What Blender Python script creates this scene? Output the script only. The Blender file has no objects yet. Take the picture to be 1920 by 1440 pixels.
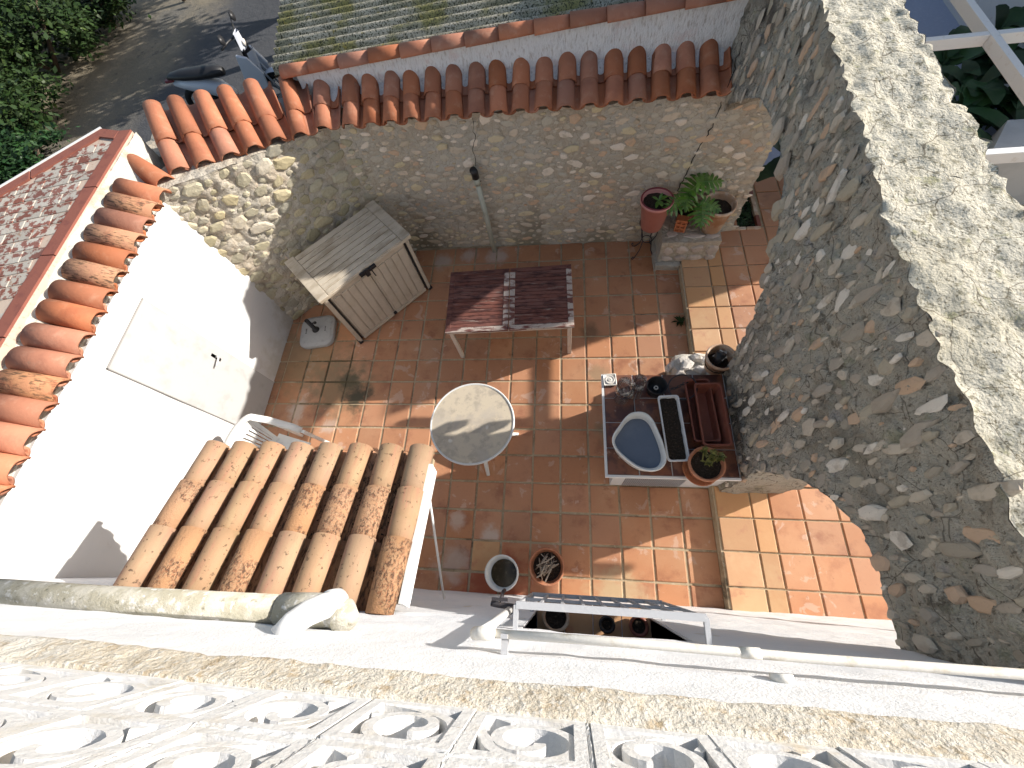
import bpy, math, random
from mathutils import Vector, Matrix, Euler, noise as mn
R_ = random.Random(7)
S = 0.33                      # one floor-tile module in metres; all lengths below are in modules
scene = bpy.context.scene
col = scene.collection
# ------------------------------------------------------------------ camera
cd = bpy.data.cameras.new('camera'); cam = bpy.data.objects.new('camera', cd); col.objects.link(cam)
cd.sensor_width = 36.0; cd.lens = 774.12/1920*36; cd.clip_start = 0.05; cd.clip_end = 2000
CAM = Vector((-0.742, -7.799, 14.887))
YAW, TILT, ROLL = 0.3175, 0.4405, -0.2925
# (refined values are written by the calibration)
cam.matrix_world = Matrix.Translation(CAM*S) @ Matrix.Rotation(YAW, 4, 'Z') @ Matrix.Rotation(TILT, 4, 'X') @ Matrix.Rotation(ROLL, 4, 'Z')
scene.camera = cam
# ------------------------------------------------------------------ light
AZ, EL = math.radians(21.0), math.radians(23.0)      # direction to the sun
world = bpy.data.worlds.new('World'); scene.world = world; world.use_nodes = True
wn = world.node_tree.nodes; wl = world.node_tree.links
sky = wn.new('ShaderNodeTexSky'); sky.sky_type = 'NISHITA'; sky.sun_disc = False
sky.sun_elevation = EL; sky.sun_rotation = math.pi/2-AZ
wb = wn.new('ShaderNodeMix'); wb.data_type = 'RGBA'; wb.blend_type = 'MULTIPLY'; wb.inputs[0].default_value = 1; wb.inputs[7].default_value = (1.07, .985, .89, 1); wl.new(sky.outputs[0], wb.inputs[6]); wl.new(wb.outputs[2], wn['Background'].inputs[0]); wn['Background'].inputs[1].default_value = 0.12
sd = bpy.data.lights.new('sun', 'SUN'); sd.energy = 5.0; sd.angle = math.radians(0.55); sd.color = (1, 0.94, 0.86)
sun = bpy.data.objects.new('sun', sd); col.objects.link(sun)
sv = Vector((math.cos(AZ)*math.cos(EL), math.sin(AZ)*math.cos(EL), math.sin(EL)))
sun.rotation_euler = sv.to_track_quat('Z', 'Y').to_euler()
scene.view_settings.view_transform = 'Standard'; scene.view_settings.look = 'None'
scene.view_settings.exposure = 0.7; scene.view_settings.gamma = 1; scene.view_settings.use_curve_mapping = False
scene.render.engine = 'CYCLES'

# ------------------------------------------------------------------ materials
class NT:
    def __init__(s, name):
        s.m = bpy.data.materials.new(name); s.m.use_nodes = True
        s.n = s.m.node_tree.nodes; s.l = s.m.node_tree.links; s.b = s.n['Principled BSDF']
        g = s.n.new('ShaderNodeNewGeometry'); s.geo = g; s.pos = g.outputs['Position']
    def mul(s, vec, sc):
        n = s.n.new('ShaderNodeVectorMath'); n.operation = 'MULTIPLY'; s.l.new(vec, n.inputs[0]); n.inputs[1].default_value = sc; return n.outputs[0]
    def add(s, vec, c):
        n = s.n.new('ShaderNodeVectorMath'); n.operation = 'ADD'; s.l.new(vec, n.inputs[0])
        if isinstance(c, tuple): n.inputs[1].default_value = c
        else: s.l.new(c, n.inputs[1])
        return n.outputs[0]
    def math(s, op, a, b=0.0, c=None):
        n = s.n.new('ShaderNodeMath'); n.operation = op
        for i, v in enumerate((a, b) if c is None else (a, b, c)):
            if isinstance(v, (int, float)): n.inputs[i].default_value = v
            else: s.l.new(v, n.inputs[i])
        return n.outputs[0]
    def tex(s, kind, scale, vec, det=5.0, dist=0.0):
        if kind == 'noise':
            n = s.n.new('ShaderNodeTexNoise'); n.inputs['Scale'].default_value = scale; n.inputs['Detail'].default_value = det
            n.inputs['Roughness'].default_value = 0.62; n.inputs['Distortion'].default_value = dist; s.l.new(vec, n.inputs['Vector']); return n.outputs['Fac']
        if kind in ('voro', 'edge'):
            if dist:
                q = s.n.new('ShaderNodeTexNoise'); q.inputs['Scale'].default_value = scale*0.8; s.l.new(vec, q.inputs['Vector'])
                vec = s.add(vec, s.mul(q.outputs['Color'], (dist,)*3))
            n = s.n.new('ShaderNodeTexVoronoi'); n.inputs['Scale'].default_value = scale
            n.feature = 'DISTANCE_TO_EDGE' if kind == 'edge' else 'F1'; s.l.new(vec, n.inputs['Vector']); return n.outputs['Distance']
    def ramp(s, v, lo, hi):
        n = s.n.new('ShaderNodeMapRange'); s.l.new(v, n.inputs[0]); n.inputs[1].default_value = lo; n.inputs[2].default_value = hi; n.interpolation_type = 'SMOOTHSTEP'; return n.outputs[0]
    def mix(s, f, a, b):
        n = s.n.new('ShaderNodeMix'); n.data_type = 'RGBA'
        s.l.new(f, n.inputs[0]) if not isinstance(f, (int, float)) else setattr(n.inputs[0], 'default_value', f)
        for i, v in ((6, a), (7, b)):
            if isinstance(v, tuple): n.inputs[i].default_value = (*v[:3], 1)
            else: s.l.new(v, n.inputs[i])
        return n.outputs[2]
def M(name, base, layers=(), rough=0.85, bumps=(), rnd=0.0, rcols=None, metal=0.0, spec=0.3, local=False, isl=False):
    """layers: (kind, scale, colour, lo, hi[, stretch[, distortion[, strength]]]); 'spot': ('spot', (x,y,z,r), colour, lo, hi)"""
    t = NT(name); vec = t.pos
    if local:
        tc = t.n.new('ShaderNodeTexCoord'); vec = tc.outputs['Object']
        oi = t.n.new('ShaderNodeObjectInfo'); k = t.n.new('ShaderNodeCombineXYZ')
        r7 = t.math('MULTIPLY', oi.outputs['Random'], 17.0); t.l.new(r7, k.inputs[0]); t.l.new(r7, k.inputs[1]); vec = t.add(vec, k.outputs[0])
    c = None
    if rnd or rcols:
        oi = t.n.new('ShaderNodeObjectInfo'); rv = oi.outputs['Random']
        if isl:
            rv = t.math('FRACT', t.math('ADD', t.math('MULTIPLY', rv, 7.3), t.geo.outputs['Random Per Island']))
    if rcols:
        rp = t.n.new('ShaderNodeValToRGB'); rp.color_ramp.interpolation = 'CONSTANT' if len(rcols) > 3 else 'LINEAR'
        e = rp.color_ramp.elements
        for i, cc in enumerate(rcols):
            p = i/len(rcols)
            if i < 2: e[i].position = p; e[i].color = (*cc, 1)
            else: q = e.new(p); q.color = (*cc, 1)
        t.l.new(rv, rp.inputs[0]); c = rp.outputs[0]
    cur = c if c is not None else tuple(base)
    for L in layers:
        k, sc, cc, lo, hi = L[:5]; st = L[5] if len(L) > 5 else None; ds = L[6] if len(L) > 6 else 0.0; stg = L[7] if len(L) > 7 else 1.0
        if k == 'halfx':
            sx_ = t.n.new('ShaderNodeSeparateXYZ'); t.l.new(t.pos, sx_.inputs[0]); f = t.ramp(t.math('ADD', t.math('ADD', sx_.outputs[0], t.math('MULTIPLY', sx_.outputs[1], sc[2])), t.math('MULTIPLY', t.tex('noise', 1.5, t.pos), 1.2)), sc[0]*S, sc[1]*S)
        elif k == 'spot':
            d = t.n.new('ShaderNodeVectorMath'); d.operation = 'DISTANCE'; t.l.new(t.pos, d.inputs[0]); d.inputs[1].default_value = (sc[0]*S, sc[1]*S, sc[2]*S)
            nn = t.tex('noise', 7.0, t.pos, 6.0)
            v = t.math('ADD', d.outputs['Value'], t.math('MULTIPLY', t.math('SUBTRACT', nn, 0.5), sc[3]*S*1.6))
            f = t.ramp(v, sc[3]*S, sc[3]*S*0.25)
        else:
            f = t.ramp(t.tex(k, sc, t.mul(vec, st) if st else vec, 6.0, ds), lo, hi)
        if stg != 1.0: f = t.math('MULTIPLY', f, stg)
        cur = t.mix(f, cur, cc)
    if rnd:
        hs = t.n.new('ShaderNodeHueSaturation')
        t.l.new(t.math('ADD', t.math('MULTIPLY', rv, 2*rnd), 1-rnd), hs.inputs['Value'])
        r2 = t.math('FRACT', t.math('MULTIPLY', rv, 13.7)); t.l.new(t.math('ADD', t.math('MULTIPLY', r2, rnd), 1-rnd/2), hs.inputs['Saturation'])
        if isinstance(cur, tuple): hs.inputs['Color'].default_value = (*cur, 1)
        else: t.l.new(cur, hs.inputs['Color'])
        cur = hs.outputs[0]
    if isinstance(cur, tuple): t.b.inputs['Base Color'].default_value = (*cur, 1)
    else: t.l.new(cur, t.b.inputs['Base Color'])
    t.b.inputs['Roughness'].default_value = rough; t.b.inputs['Metallic'].default_value = metal; t.b.inputs['Specular IOR Level'].default_value = spec
    nrm = None
    for B in bumps:
        k, sc, stg, dist = B[:4]; st = B[4] if len(B) > 4 else None; ds = B[5] if len(B) > 5 else 0.0
        bn = t.n.new('ShaderNodeBump'); bn.inputs['Strength'].default_value = stg; bn.inputs['Distance'].default_value = dist
        t.l.new(t.tex(k, sc, t.mul(vec, st) if st else vec, 6.0, ds), bn.inputs['Height'])
        if nrm: t.l.new(nrm, bn.inputs['Normal'])
        nrm = bn.outputs[0]
    if nrm: t.l.new(nrm, t.b.inputs['Normal'])
    return t.m
MA = {}
MA['tile'] = M('terracotta_floor', (.46, .22, .115), [
    ('noise', 1.1, (.5, .27, .15), .45, .7), ('noise', 3.2, (.33, .14, .075), .5, .72), ('noise', 40, (.5, .29, .18), .6, .8),
    ('noise', 4.5, (.55, .38, .29), .6, .63, None, 0.6, .6), ('noise', 2.3, (.26, .11, .06), .62, .68, None, 0, .6),
    ('noise', 28, (.3, .15, .09), .6, .74, None, 0, .6),
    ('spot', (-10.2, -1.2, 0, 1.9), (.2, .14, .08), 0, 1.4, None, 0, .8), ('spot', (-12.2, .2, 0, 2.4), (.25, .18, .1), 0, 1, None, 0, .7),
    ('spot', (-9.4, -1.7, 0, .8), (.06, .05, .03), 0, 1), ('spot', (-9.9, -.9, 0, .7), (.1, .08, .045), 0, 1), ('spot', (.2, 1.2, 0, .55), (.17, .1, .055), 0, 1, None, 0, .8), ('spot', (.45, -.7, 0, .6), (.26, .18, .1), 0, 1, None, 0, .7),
    ('spot', (-3.2, -8.5, 0, 1.9), (.33, .09, .045), 0, 1), ('spot', (-4.6, -7.8, 0, .8), (.52, .4, .32), 0, 1, None, 0, .8), ('spot', (-3.4, -6.8, 0, .45), (.54, .42, .34), 0, 1), ('spot', (-4.6, -6.4, 0, .4), (.52, .38, .3), 0, 1), ('spot', (.8, -8.5, 0, 1.2), (.48, .34, .2), 0, 1),
    ('spot', (-6.6, 5.2, 0, .6), (.5, .38, .3), 0, 1), ('spot', (-5.3, 5.5, 0, .5), (.52, .38, .3), 0, 1), ('spot', (-4, 5.4, 0, .7), (.52, .38, .3), 0, 1), ('spot', (-11.9, -2.3, 0, .6), (.5, .38, .3), 0, 1), ('spot', (-10.3, -3.0, 0, .4), (.5, .36, .28), 0, 1), ('spot', (.7, -3.1, 0, .6), (.25, .2, .12), 0, 1, None, 0, .7)],
    rough=.62, bumps=[('noise', 30, .25, .004), ('noise', 4, .3, .006)], rnd=.09, spec=.4)
MA['tile2'] = M('terracotta_ochre', (.5, .28, .14), [('noise', 2.2, (.54, .34, .18), .45, .7), ('noise', 6, (.45, .22, .12), .55, .7)], rough=.6,
    bumps=[('noise', 30, .25, .004), ('noise', 4, .3, .006)], rnd=.13, spec=.4)
MA['tile_dark'] = M('glazed_tile', (.22, .085, .045), [('noise', 6, (.1, .04, .03), .45, .6), ('noise', 9, (.4, .27, .2), .62, .7), ('noise', 60, (.5, .35, .25), .7, .8)], rough=.35, bumps=[('noise', 25, .3, .004)], rnd=.2, spec=.5)
MA['grout'] = M('grout', (.44, .35, .23), [('noise', 5, (.3, .23, .14), .45, .68), ('noise', 30, (.5, .42, .3), .5, .7), ('noise', 2.4, (.15, .12, .08), .6, .7),
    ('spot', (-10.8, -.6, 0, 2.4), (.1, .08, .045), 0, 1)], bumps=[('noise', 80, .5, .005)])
RC = [('noise', 9, (.44, .22, .14), .5, .75), ('noise', 3.5, (.31, .12, .07), .5, .7), ('noise', 22, (.28, .16, .1), .62, .76, None, 0, .6)]
MA['roof'] = M('roof_tile_orange', (.385, .155, .088), RC+[('noise', 60, (.36, .15, .08), .6, .8, None, 0, .5)], rough=.75, bumps=[('noise', 35, .5, .006)], rnd=.22, local=True)
MA['roof_dark'] = M('roof_tile_lichen', (.46, .24, .13), RC+[('noise', 42, (.07, .045, .03), .46, .62, (1.6, .35, 1.6), .4, .85), ('noise', 5, (.42, .21, .12), .5, .58)], rough=.85, bumps=[('noise', 45, .6, .006)], rnd=.1, local=True)
MA['roof_old'] = M('roof_tile_ochre', (.35, .225, .135), [('noise', 6, (.38, .2, .13), .45, .7, (3, .5, 3), .6), ('noise', 5, (.38, .27, .16), .5, .7, (2, .4, 2)), ('noise', 34, (.09, .055, .035), .6, .66, (1, 1, 1), 0, .85), ('noise', 18, (.27, .165, .1), .55, .8, (5, .5, 5)), ('noise', 3, (.3, .2, .11), .55, .75)],
    rough=.75, bumps=[('noise', 30, .4, .005)], rnd=.1, local=True)
MA['roof_rust'] = M('roof_tile_crusted', (.35, .215, .125), [('noise', 60, (.08, .045, .03), .44, .6, (1, .6, 1), .8, .95), ('noise', 90, (.3, .13, .07), .5, .6, None, 0, .6), ('noise', 4.5, (.35, .2, .11), .48, .53), ('noise', 6, (.38, .21, .13), .55, .7, (3, .5, 3), .6, .6)],
    rough=.9, bumps=[('noise', 60, .7, .008)], rnd=.1, local=True)
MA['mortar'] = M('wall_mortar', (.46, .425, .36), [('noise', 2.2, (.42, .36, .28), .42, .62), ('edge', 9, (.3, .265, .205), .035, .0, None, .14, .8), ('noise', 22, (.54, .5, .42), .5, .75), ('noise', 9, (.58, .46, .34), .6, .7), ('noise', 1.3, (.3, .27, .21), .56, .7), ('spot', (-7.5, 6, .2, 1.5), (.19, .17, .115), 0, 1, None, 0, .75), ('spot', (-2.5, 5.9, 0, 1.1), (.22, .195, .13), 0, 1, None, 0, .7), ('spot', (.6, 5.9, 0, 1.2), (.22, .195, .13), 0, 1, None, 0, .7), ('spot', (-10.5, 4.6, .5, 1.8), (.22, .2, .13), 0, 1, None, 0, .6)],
    bumps=[('edge', 9, .8, .022, None, .14), ('noise', 14, 1.0, .025), ('noise', 40, .8, .01)])
MA['mortar2'] = M('arch_mortar', (.47, .435, .365), [('noise', 30, (.15, .13, .1), .58, .68), ('noise', 20, (.56, .52, .45), .6, .7), ('noise', 12, (.2, .175, .135), .57, .68), ('noise', 7, (.5, .45, .37), .6, .7), ('noise', 2.0, (.27, .24, .19), .48, .66, None, 0, .8), ('noise', 5, (.34, .33, .24), .58, .7), ('noise', 3.5, (.4, .37, .35), .6, .72), ('noise', 1.3, (.14, .125, .105), .58, .7), ('noise', 24, (.16, .145, .12), .64, .72), ('edge', 3.0, (.12, .105, .085), .014, .0, None, .3, .8)],  # darkest noise layers paint the shade of crevices into the mortar colour
    bumps=[('noise', 5, 1.0, .08), ('noise', 13, 1.0, .05), ('noise', 40, 1.0, .016), ('edge', 3.0, .6, .015, None, .3)])
SC = [(.62, .54, .43), (.54, .45, .33), (.66, .56, .44), (.6, .43, .3), (.48, .43, .35), (.7, .62, .52), (.56, .48, .32), (.46, .42, .34)]
MA['stone'] = M('wall_stone', (.5, .45, .35), [('noise', 14, (.4, .34, .25), .5, .7, None, 0, .6), ('noise', 45, (.27, .23, .17), .62, .75, None, 0, .7)], rcols=SC, rough=.9, bumps=[('noise', 20, .7, .01), ('noise', 70, .5, .004)], rnd=.12, isl=True)
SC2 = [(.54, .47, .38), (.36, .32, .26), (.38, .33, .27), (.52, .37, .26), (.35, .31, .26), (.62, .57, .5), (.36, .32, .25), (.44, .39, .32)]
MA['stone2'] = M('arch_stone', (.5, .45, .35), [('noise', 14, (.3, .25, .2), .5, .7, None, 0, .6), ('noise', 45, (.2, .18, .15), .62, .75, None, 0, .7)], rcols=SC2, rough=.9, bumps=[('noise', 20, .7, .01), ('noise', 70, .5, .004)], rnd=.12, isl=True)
SC3 = [(.46, .42, .3), (.4, .36, .24), (.5, .46, .34), (.36, .33, .25), (.46, .4, .26), (.32, .3, .24), (.5, .45, .36)]
MA['stone3'] = M('yellow_stone', (.5, .45, .35), [('noise', 14, (.36, .31, .2), .5, .7, None, 0, .6), ('noise', 45, (.22, .2, .14), .62, .75, None, 0, .7)], rcols=SC3, rough=.9, bumps=[('noise', 16, .9, .016), ('noise', 70, .5, .004)], rnd=.12, isl=True)
MA['lime'] = M('weathered_lime_cap', (.55, .52, .43), [('noise', 3, (.46, .43, .34), .45, .65), ('noise', 18, (.34, .32, .25), .52, .66), ('noise', 8, (.31, .3, .18), .58, .7), ('noise', 26, (.17, .155, .1), .56, .64, None, 0, .8), ('noise', 70, (.16, .14, .09), .56, .64), ('edge', 3.2, (.1, .08, .05), .012, .0, None, .35, .85), ('noise', 6, (.68, .63, .5), .58, .7)],
    bumps=[('noise', 12, .9, .03), ('noise', 45, 1.0, .014), ('edge', 3.2, .5, .014, None, .35)])
MA['limewash'] = M('white_limewash', (.63, .63, .625), [('noise', 1.2, (.59, .6, .6), .45, .65), ('noise', 9, (.55, .53, .5), .6, .74), ('spot', (-13.3, 0, -.3, 1.6), (.45, .42, .36), 0, 1, None, 0, .6), ('spot', (-13.3, 2.4, .2, 1.4), (.4, .37, .3), 0, 1, None, 0, .7)], bumps=[('noise', 8, .12, .01), ('noise', 60, .2, .003)])
MA['facade'] = M('facade_render', (.8, .81, .83), [('noise', 2, (.74, .76, .79), .45, .65), ('noise', 18, (.83, .83, .84), .5, .7), ('noise', 4, (.68, .64, .57), .66, .74)], bumps=[('noise', 12, .5, .012), ('noise', 110, .8, .005)])
MA['band'] = M('rough_beige_render', (.62, .56, .46), [('noise', 3, (.7, .66, .58), .42, .58), ('noise', 20, (.5, .4, .27), .5, .68), ('noise', 60, (.72, .69, .63), .5, .62), ('noise', 1.2, (.7, .69, .66), .55, .65)], bumps=[('noise', 30, .9, .02), ('noise', 90, 1.0, .01)])
MA['mortar_white'] = M('white_mortar_fillet', (.5, .475, .42), [('noise', 5, (.4, .35, .27), .48, .66), ('noise', 22, (.58, .56, .52), .5, .7), ('noise', 40, (.27, .23, .16), .6, .72)], bumps=[('noise', 16, .6, .015), ('noise', 70, .5, .005)])
MA['block'] = M('painted_concrete', (.68, .685, .69), [('noise', 9, (.62, .6, .56), .52, .7), ('noise', 4, (.6, .52, .4), .6, .72), ('noise', 50, (.42, .36, .27), .68, .76)], bumps=[('noise', 50, .6, .006), ('noise', 150, .5, .002)])
MA['redpaint'] = M('oxide_red_edging', (.24, .085, .06), [('noise', 9, (.19, .065, .05), .5, .7), ('noise', 70, (.42, .32, .24), .68, .75)], rough=.8, bumps=[('noise', 60, .4, .004)])
MA['paintbrick'] = M('flaking_brick', (.2, .08, .06), [('noise', 13, (.42, .39, .34), .46, .53), ('noise', 5, (.28, .16, .1), .62, .7)], rough=.85, bumps=[('noise', 40, .5, .006), ('noise', 13, .4, .006)], rnd=.15)
MA['brickjoint'] = M('brick_joint', (.5, .4, .32), [('noise', 30, (.4, .28, .22), .5, .7)], bumps=[('noise', 70, .4, .004)])
MA['asbestos'] = M('corrugated_cement', (.46, .43, .35), [('noise', 4, (.27, .255, .18), .42, .62, (.5, 1, 1)), ('noise', 2.2, (.27, .25, .1), .47, .62), ('noise', 60, (.05, .05, .03), .48, .6), ('noise', 9, (.36, .28, .06), .62, .72)], bumps=[('noise', 70, .8, .01)])
MA['roughwhite'] = M('rough_white_render', (.74, .73, .72), [('noise', 50, (.52, .48, .45), .5, .68, (1, 1, .25)), ('noise', 5, (.68, .6, .58), .55, .7)], bumps=[('noise', 60, 1.0, .02, (1, 1, .3))])
MA['plastic_beige'] = M('faded_plastic', (.5, .44, .36), [('noise', 5, (.44, .38, .3), .45, .7), ('noise', 30, (.46, .41, .34), .5, .7, (.3, 1, 1))], rough=.5, bumps=[('noise', 90, .15, .002)], spec=.4, local=True)
MA['plastic_lid'] = M('grimy_lid_plastic', (.52, .46, .37), [('noise', 7, (.34, .285, .21), .42, .68, (.35, 1, 1)), ('noise', 40, (.27, .22, .16), .6, .75, (.25, 1, 1))], rough=.65, bumps=[('noise', 60, .3, .003, (.3, 1, 1))], local=True)
MA['black'] = M('black_plastic', (.02, .02, .022), rough=.45, spec=.4)
MA['iron'] = M('dark_iron', (.06, .055, .06), [('noise', 40, (.16, .12, .1), .6, .75)], rough=.6, metal=.4)
MA['wood'] = M('flaking_stained_wood', (.165, .07, .055), [('noise', 22, (.075, .03, .026), .45, .6, (.25, 1, 1)), ('noise', 20, (.27, .2, .17), .61, .67, (.13, 1.6, 1), .5), ('noise', 8, (.16, .06, .045), .5, .7)], rough=.7, bumps=[('noise', 18, .4, .004, (.15, 1.6, 1))], rnd=.15)
MA['wood_bare'] = M('weathered_bare_wood', (.14, .055, .045), [('noise', 14, (.44, .37, .32), .44, .54, (.3, 1, 1), .5), ('noise', 30, (.2, .1, .08), .55, .7)], rough=.75, bumps=[('noise', 25, .5, .004)], rnd=.1)
MA['white_metal'] = M('white_painted_metal', (.6, .54, .47), [('noise', 20, (.48, .4, .34), .5, .75)], rough=.5)
MA['white_paint'] = M('white_paint', (.72, .72, .71), [('noise', 12, (.64, .62, .58), .58, .7)], rough=.55, bumps=[('noise', 70, .2, .002)])
MA['white_plastic'] = M('white_plastic', (.74, .74, .71), [('noise', 20, (.66, .65, .6), .55, .75)], rough=.4, spec=.45)
MA['table_marble'] = M('stained_table_top', (.58, .5, .38), [('noise', 9, (.44, .38, .3), .45, .62), ('voro', 6, (.7, .66, .58), .16, .08, None, .1), ('noise', 50, (.36, .3, .23), .6, .72), ('noise', 4, (.5, .44, .36), .5, .7)], rough=.55, bumps=[('noise', 50, .2, .002)])
MA['concrete'] = M('grey_concrete', (.4, .4, .4), [('noise', 12, (.32, .32, .32), .5, .7), ('noise', 70, (.5, .5, .5), .6, .75)], bumps=[('noise', 60, .4, .004)])
MA['cement_pipe'] = M('lichened_cement_pipe', (.46, .44, .38), [('noise', 8, (.34, .32, .25), .42, .6), ('noise', 30, (.62, .61, .58), .55, .68), ('noise', 18, (.16, .15, .1), .6, .72), ('noise', 80, (.12, .11, .08), .62, .74)], bumps=[('noise', 40, .8, .008), ('noise', 120, .6, .003)])
MA['pvc'] = M('grey_pvc', (.42, .44, .38), [('noise', 9, (.35, .36, .3), .5, .7)], rough=.55)
MA['cream_pipe'] = M('cream_painted_pipe', (.68, .66, .61), [('noise', 14, (.58, .53, .44), .5, .7), ('noise', 60, (.74, .72, .68), .5, .7)], rough=.6, bumps=[('noise', 50, .5, .004)])
MA['galv'] = M('grey_painted_steel', (.42, .43, .45), [('noise', 20, (.5, .5, .5), .55, .7)], rough=.6, bumps=[('noise', 60, .4, .003)])
MA['terra'] = M('terracotta_pot', (.42, .17, .09), [('noise', 10, (.5, .26, .16), .5, .7), ('noise', 25, (.34, .12, .07), .55, .75)], rough=.7, bumps=[('noise', 40, .2, .003)], rnd=.1)
MA['terra_pale'] = M('limed_terracotta_pot', (.5, .33, .22), [('noise', 8, (.6, .5, .4), .45, .62), ('noise', 5, (.42, .24, .14), .5, .7)], rough=.8, bumps=[('noise', 40, .3, .003)])
MA['pink'] = M('pink_plastic_pot', (.56, .24, .21), [('noise', 15, (.5, .2, .18), .5, .75)], rough=.4, spec=.45)
MA['pink_dark'] = M('maroon_rim', (.2, .04, .05), rough=.4)
MA['brown_plastic'] = M('terracotta_plastic', (.22, .07, .045), [('noise', 15, (.27, .1, .07), .5, .75)], rough=.5, spec=.4)
MA['soil'] = M('potting_soil', (.03, .022, .016), [('noise', 60, (.075, .055, .04), .5, .65)], rough=1, bumps=[('noise', 60, 1, .015)])
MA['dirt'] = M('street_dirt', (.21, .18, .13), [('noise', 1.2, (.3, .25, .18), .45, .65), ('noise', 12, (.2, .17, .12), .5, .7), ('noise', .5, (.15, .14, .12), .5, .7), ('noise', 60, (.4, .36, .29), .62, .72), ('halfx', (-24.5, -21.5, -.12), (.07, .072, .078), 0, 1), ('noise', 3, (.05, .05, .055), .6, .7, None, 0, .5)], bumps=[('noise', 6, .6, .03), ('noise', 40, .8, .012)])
MA['asphalt'] = M('patched_asphalt', (.06, .062, .065), [('noise', .9, (.09, .09, .088), .45, .65), ('noise', 20, (.04, .04, .042), .5, .7)], bumps=[('noise', 50, .6, .008)])
MA['bluefloor'] = M('blue_grey_paving', (.38, .41, .52), [('noise', 20, (.44, .47, .57), .5, .7), ('noise', 2, (.34, .37, .48), .5, .7)], bumps=[('noise', 50, .6, .006)])
MA['greyrender'] = M('grey_render', (.5, .49, .48), [('noise', 3, (.44, .43, .42), .45, .65)], bumps=[('noise', 40, .3, .004)])
MA['bark'] = M('bark', (.14, .1, .07), [('noise', 20, (.08, .06, .04), .5, .7, (1, 1, .2))], bumps=[('noise', 30, .8, .02, (1, 1, .2))])
MA['leaf'] = M('leaf_green', (.028, .054, .016), [('noise', 3, (.055, .085, .025), .5, .7)], rough=.55, rnd=.25, isl=True)
MA['leaf_dark'] = M('leaf_dark_green', (.025, .06, .022), [('noise', 3, (.05, .1, .035), .5, .7)], rough=.45, rnd=.3, isl=True)
MA['leaf_bright'] = M('leaf_bright', (.1, .2, .03), [('noise', 9, (.05, .13, .02), .45, .6)], rough=.35, rnd=.2, isl=True, spec=.5)
MA['leaf_olive'] = M('leaf_olive', (.17, .17, .05), [('noise', 20, (.26, .24, .1), .5, .7)], rough=.6, rnd=.2, isl=True)
MA['stick'] = M('dry_stick', (.36, .3, .24), [('noise', 20, (.2, .15, .1), .5, .7)], bumps=[('noise', 40, .5, .004)], rnd=.2)
MA['ceramic'] = M('white_ceramic', (.66, .62, .56), rough=.3, spec=.5)
MA['silver'] = M('silver_bodywork', (.58, .61, .67), rough=.3, spec=.6)
MA['rubber'] = M('tyre_rubber', (.02, .02, .02), rough=.9)
MA['hollow'] = M('hollow_brick_clay', (.46, .16, .07), [('noise', 30, (.38, .12, .05), .5, .7)], bumps=[('noise', 60, .3, .003)])
MA['crack_shade'] = M('crack_shadow', (.03, .027, .022))  # dark colour stands in for the shade inside the cracks
MA['seal'] = M('dark_joint', (.3, .29, .28))
MA['blue_plastic'] = M('grey_blue_tub_plastic', (.36, .38, .42), rough=.4, spec=.4)
def glassy(name, colr, ior=1.45, rough=0.02, alpha=None):
    t = NT(name); t.b.inputs['Base Color'].default_value = (*colr, 1); t.b.inputs['Roughness'].default_value = rough
    t.b.inputs['Transmission Weight'].default_value = 1.0; t.b.inputs['IOR'].default_value = ior; return t.m
def thin_glass():
    m = bpy.data.materials.new('clear_glass'); m.use_nodes = True; n = m.node_tree.nodes; l = m.node_tree.links; n.remove(n['Principled BSDF'])
    tr = n.new('ShaderNodeBsdfTransparent'); tr.inputs[0].default_value = (.93, .94, .94, 1); gl = n.new('ShaderNodeBsdfGlossy'); gl.inputs['Roughness'].default_value = .03
    lw_ = n.new('ShaderNodeLayerWeight'); lw_.inputs[0].default_value = .35; mx = n.new('ShaderNodeMixShader')
    l.new(lw_.outputs['Facing'], mx.inputs[0]); l.new(tr.outputs[0], mx.inputs[1]); l.new(gl.outputs[0], mx.inputs[2]); l.new(mx.outputs[0], n['Material Output'].inputs[0]); return m
MA['glass'] = thin_glass()
MA['pane'] = M('window_pane', (.03, .035, .04), rough=.08, spec=.6)
MA['water'] = M('tub_water', (.13, .155, .2), [('noise', 2.5, (.17, .195, .24), .4, .7)], rough=.12, spec=.35)  # blue-grey of the reflected sky is put into the water colour

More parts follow.
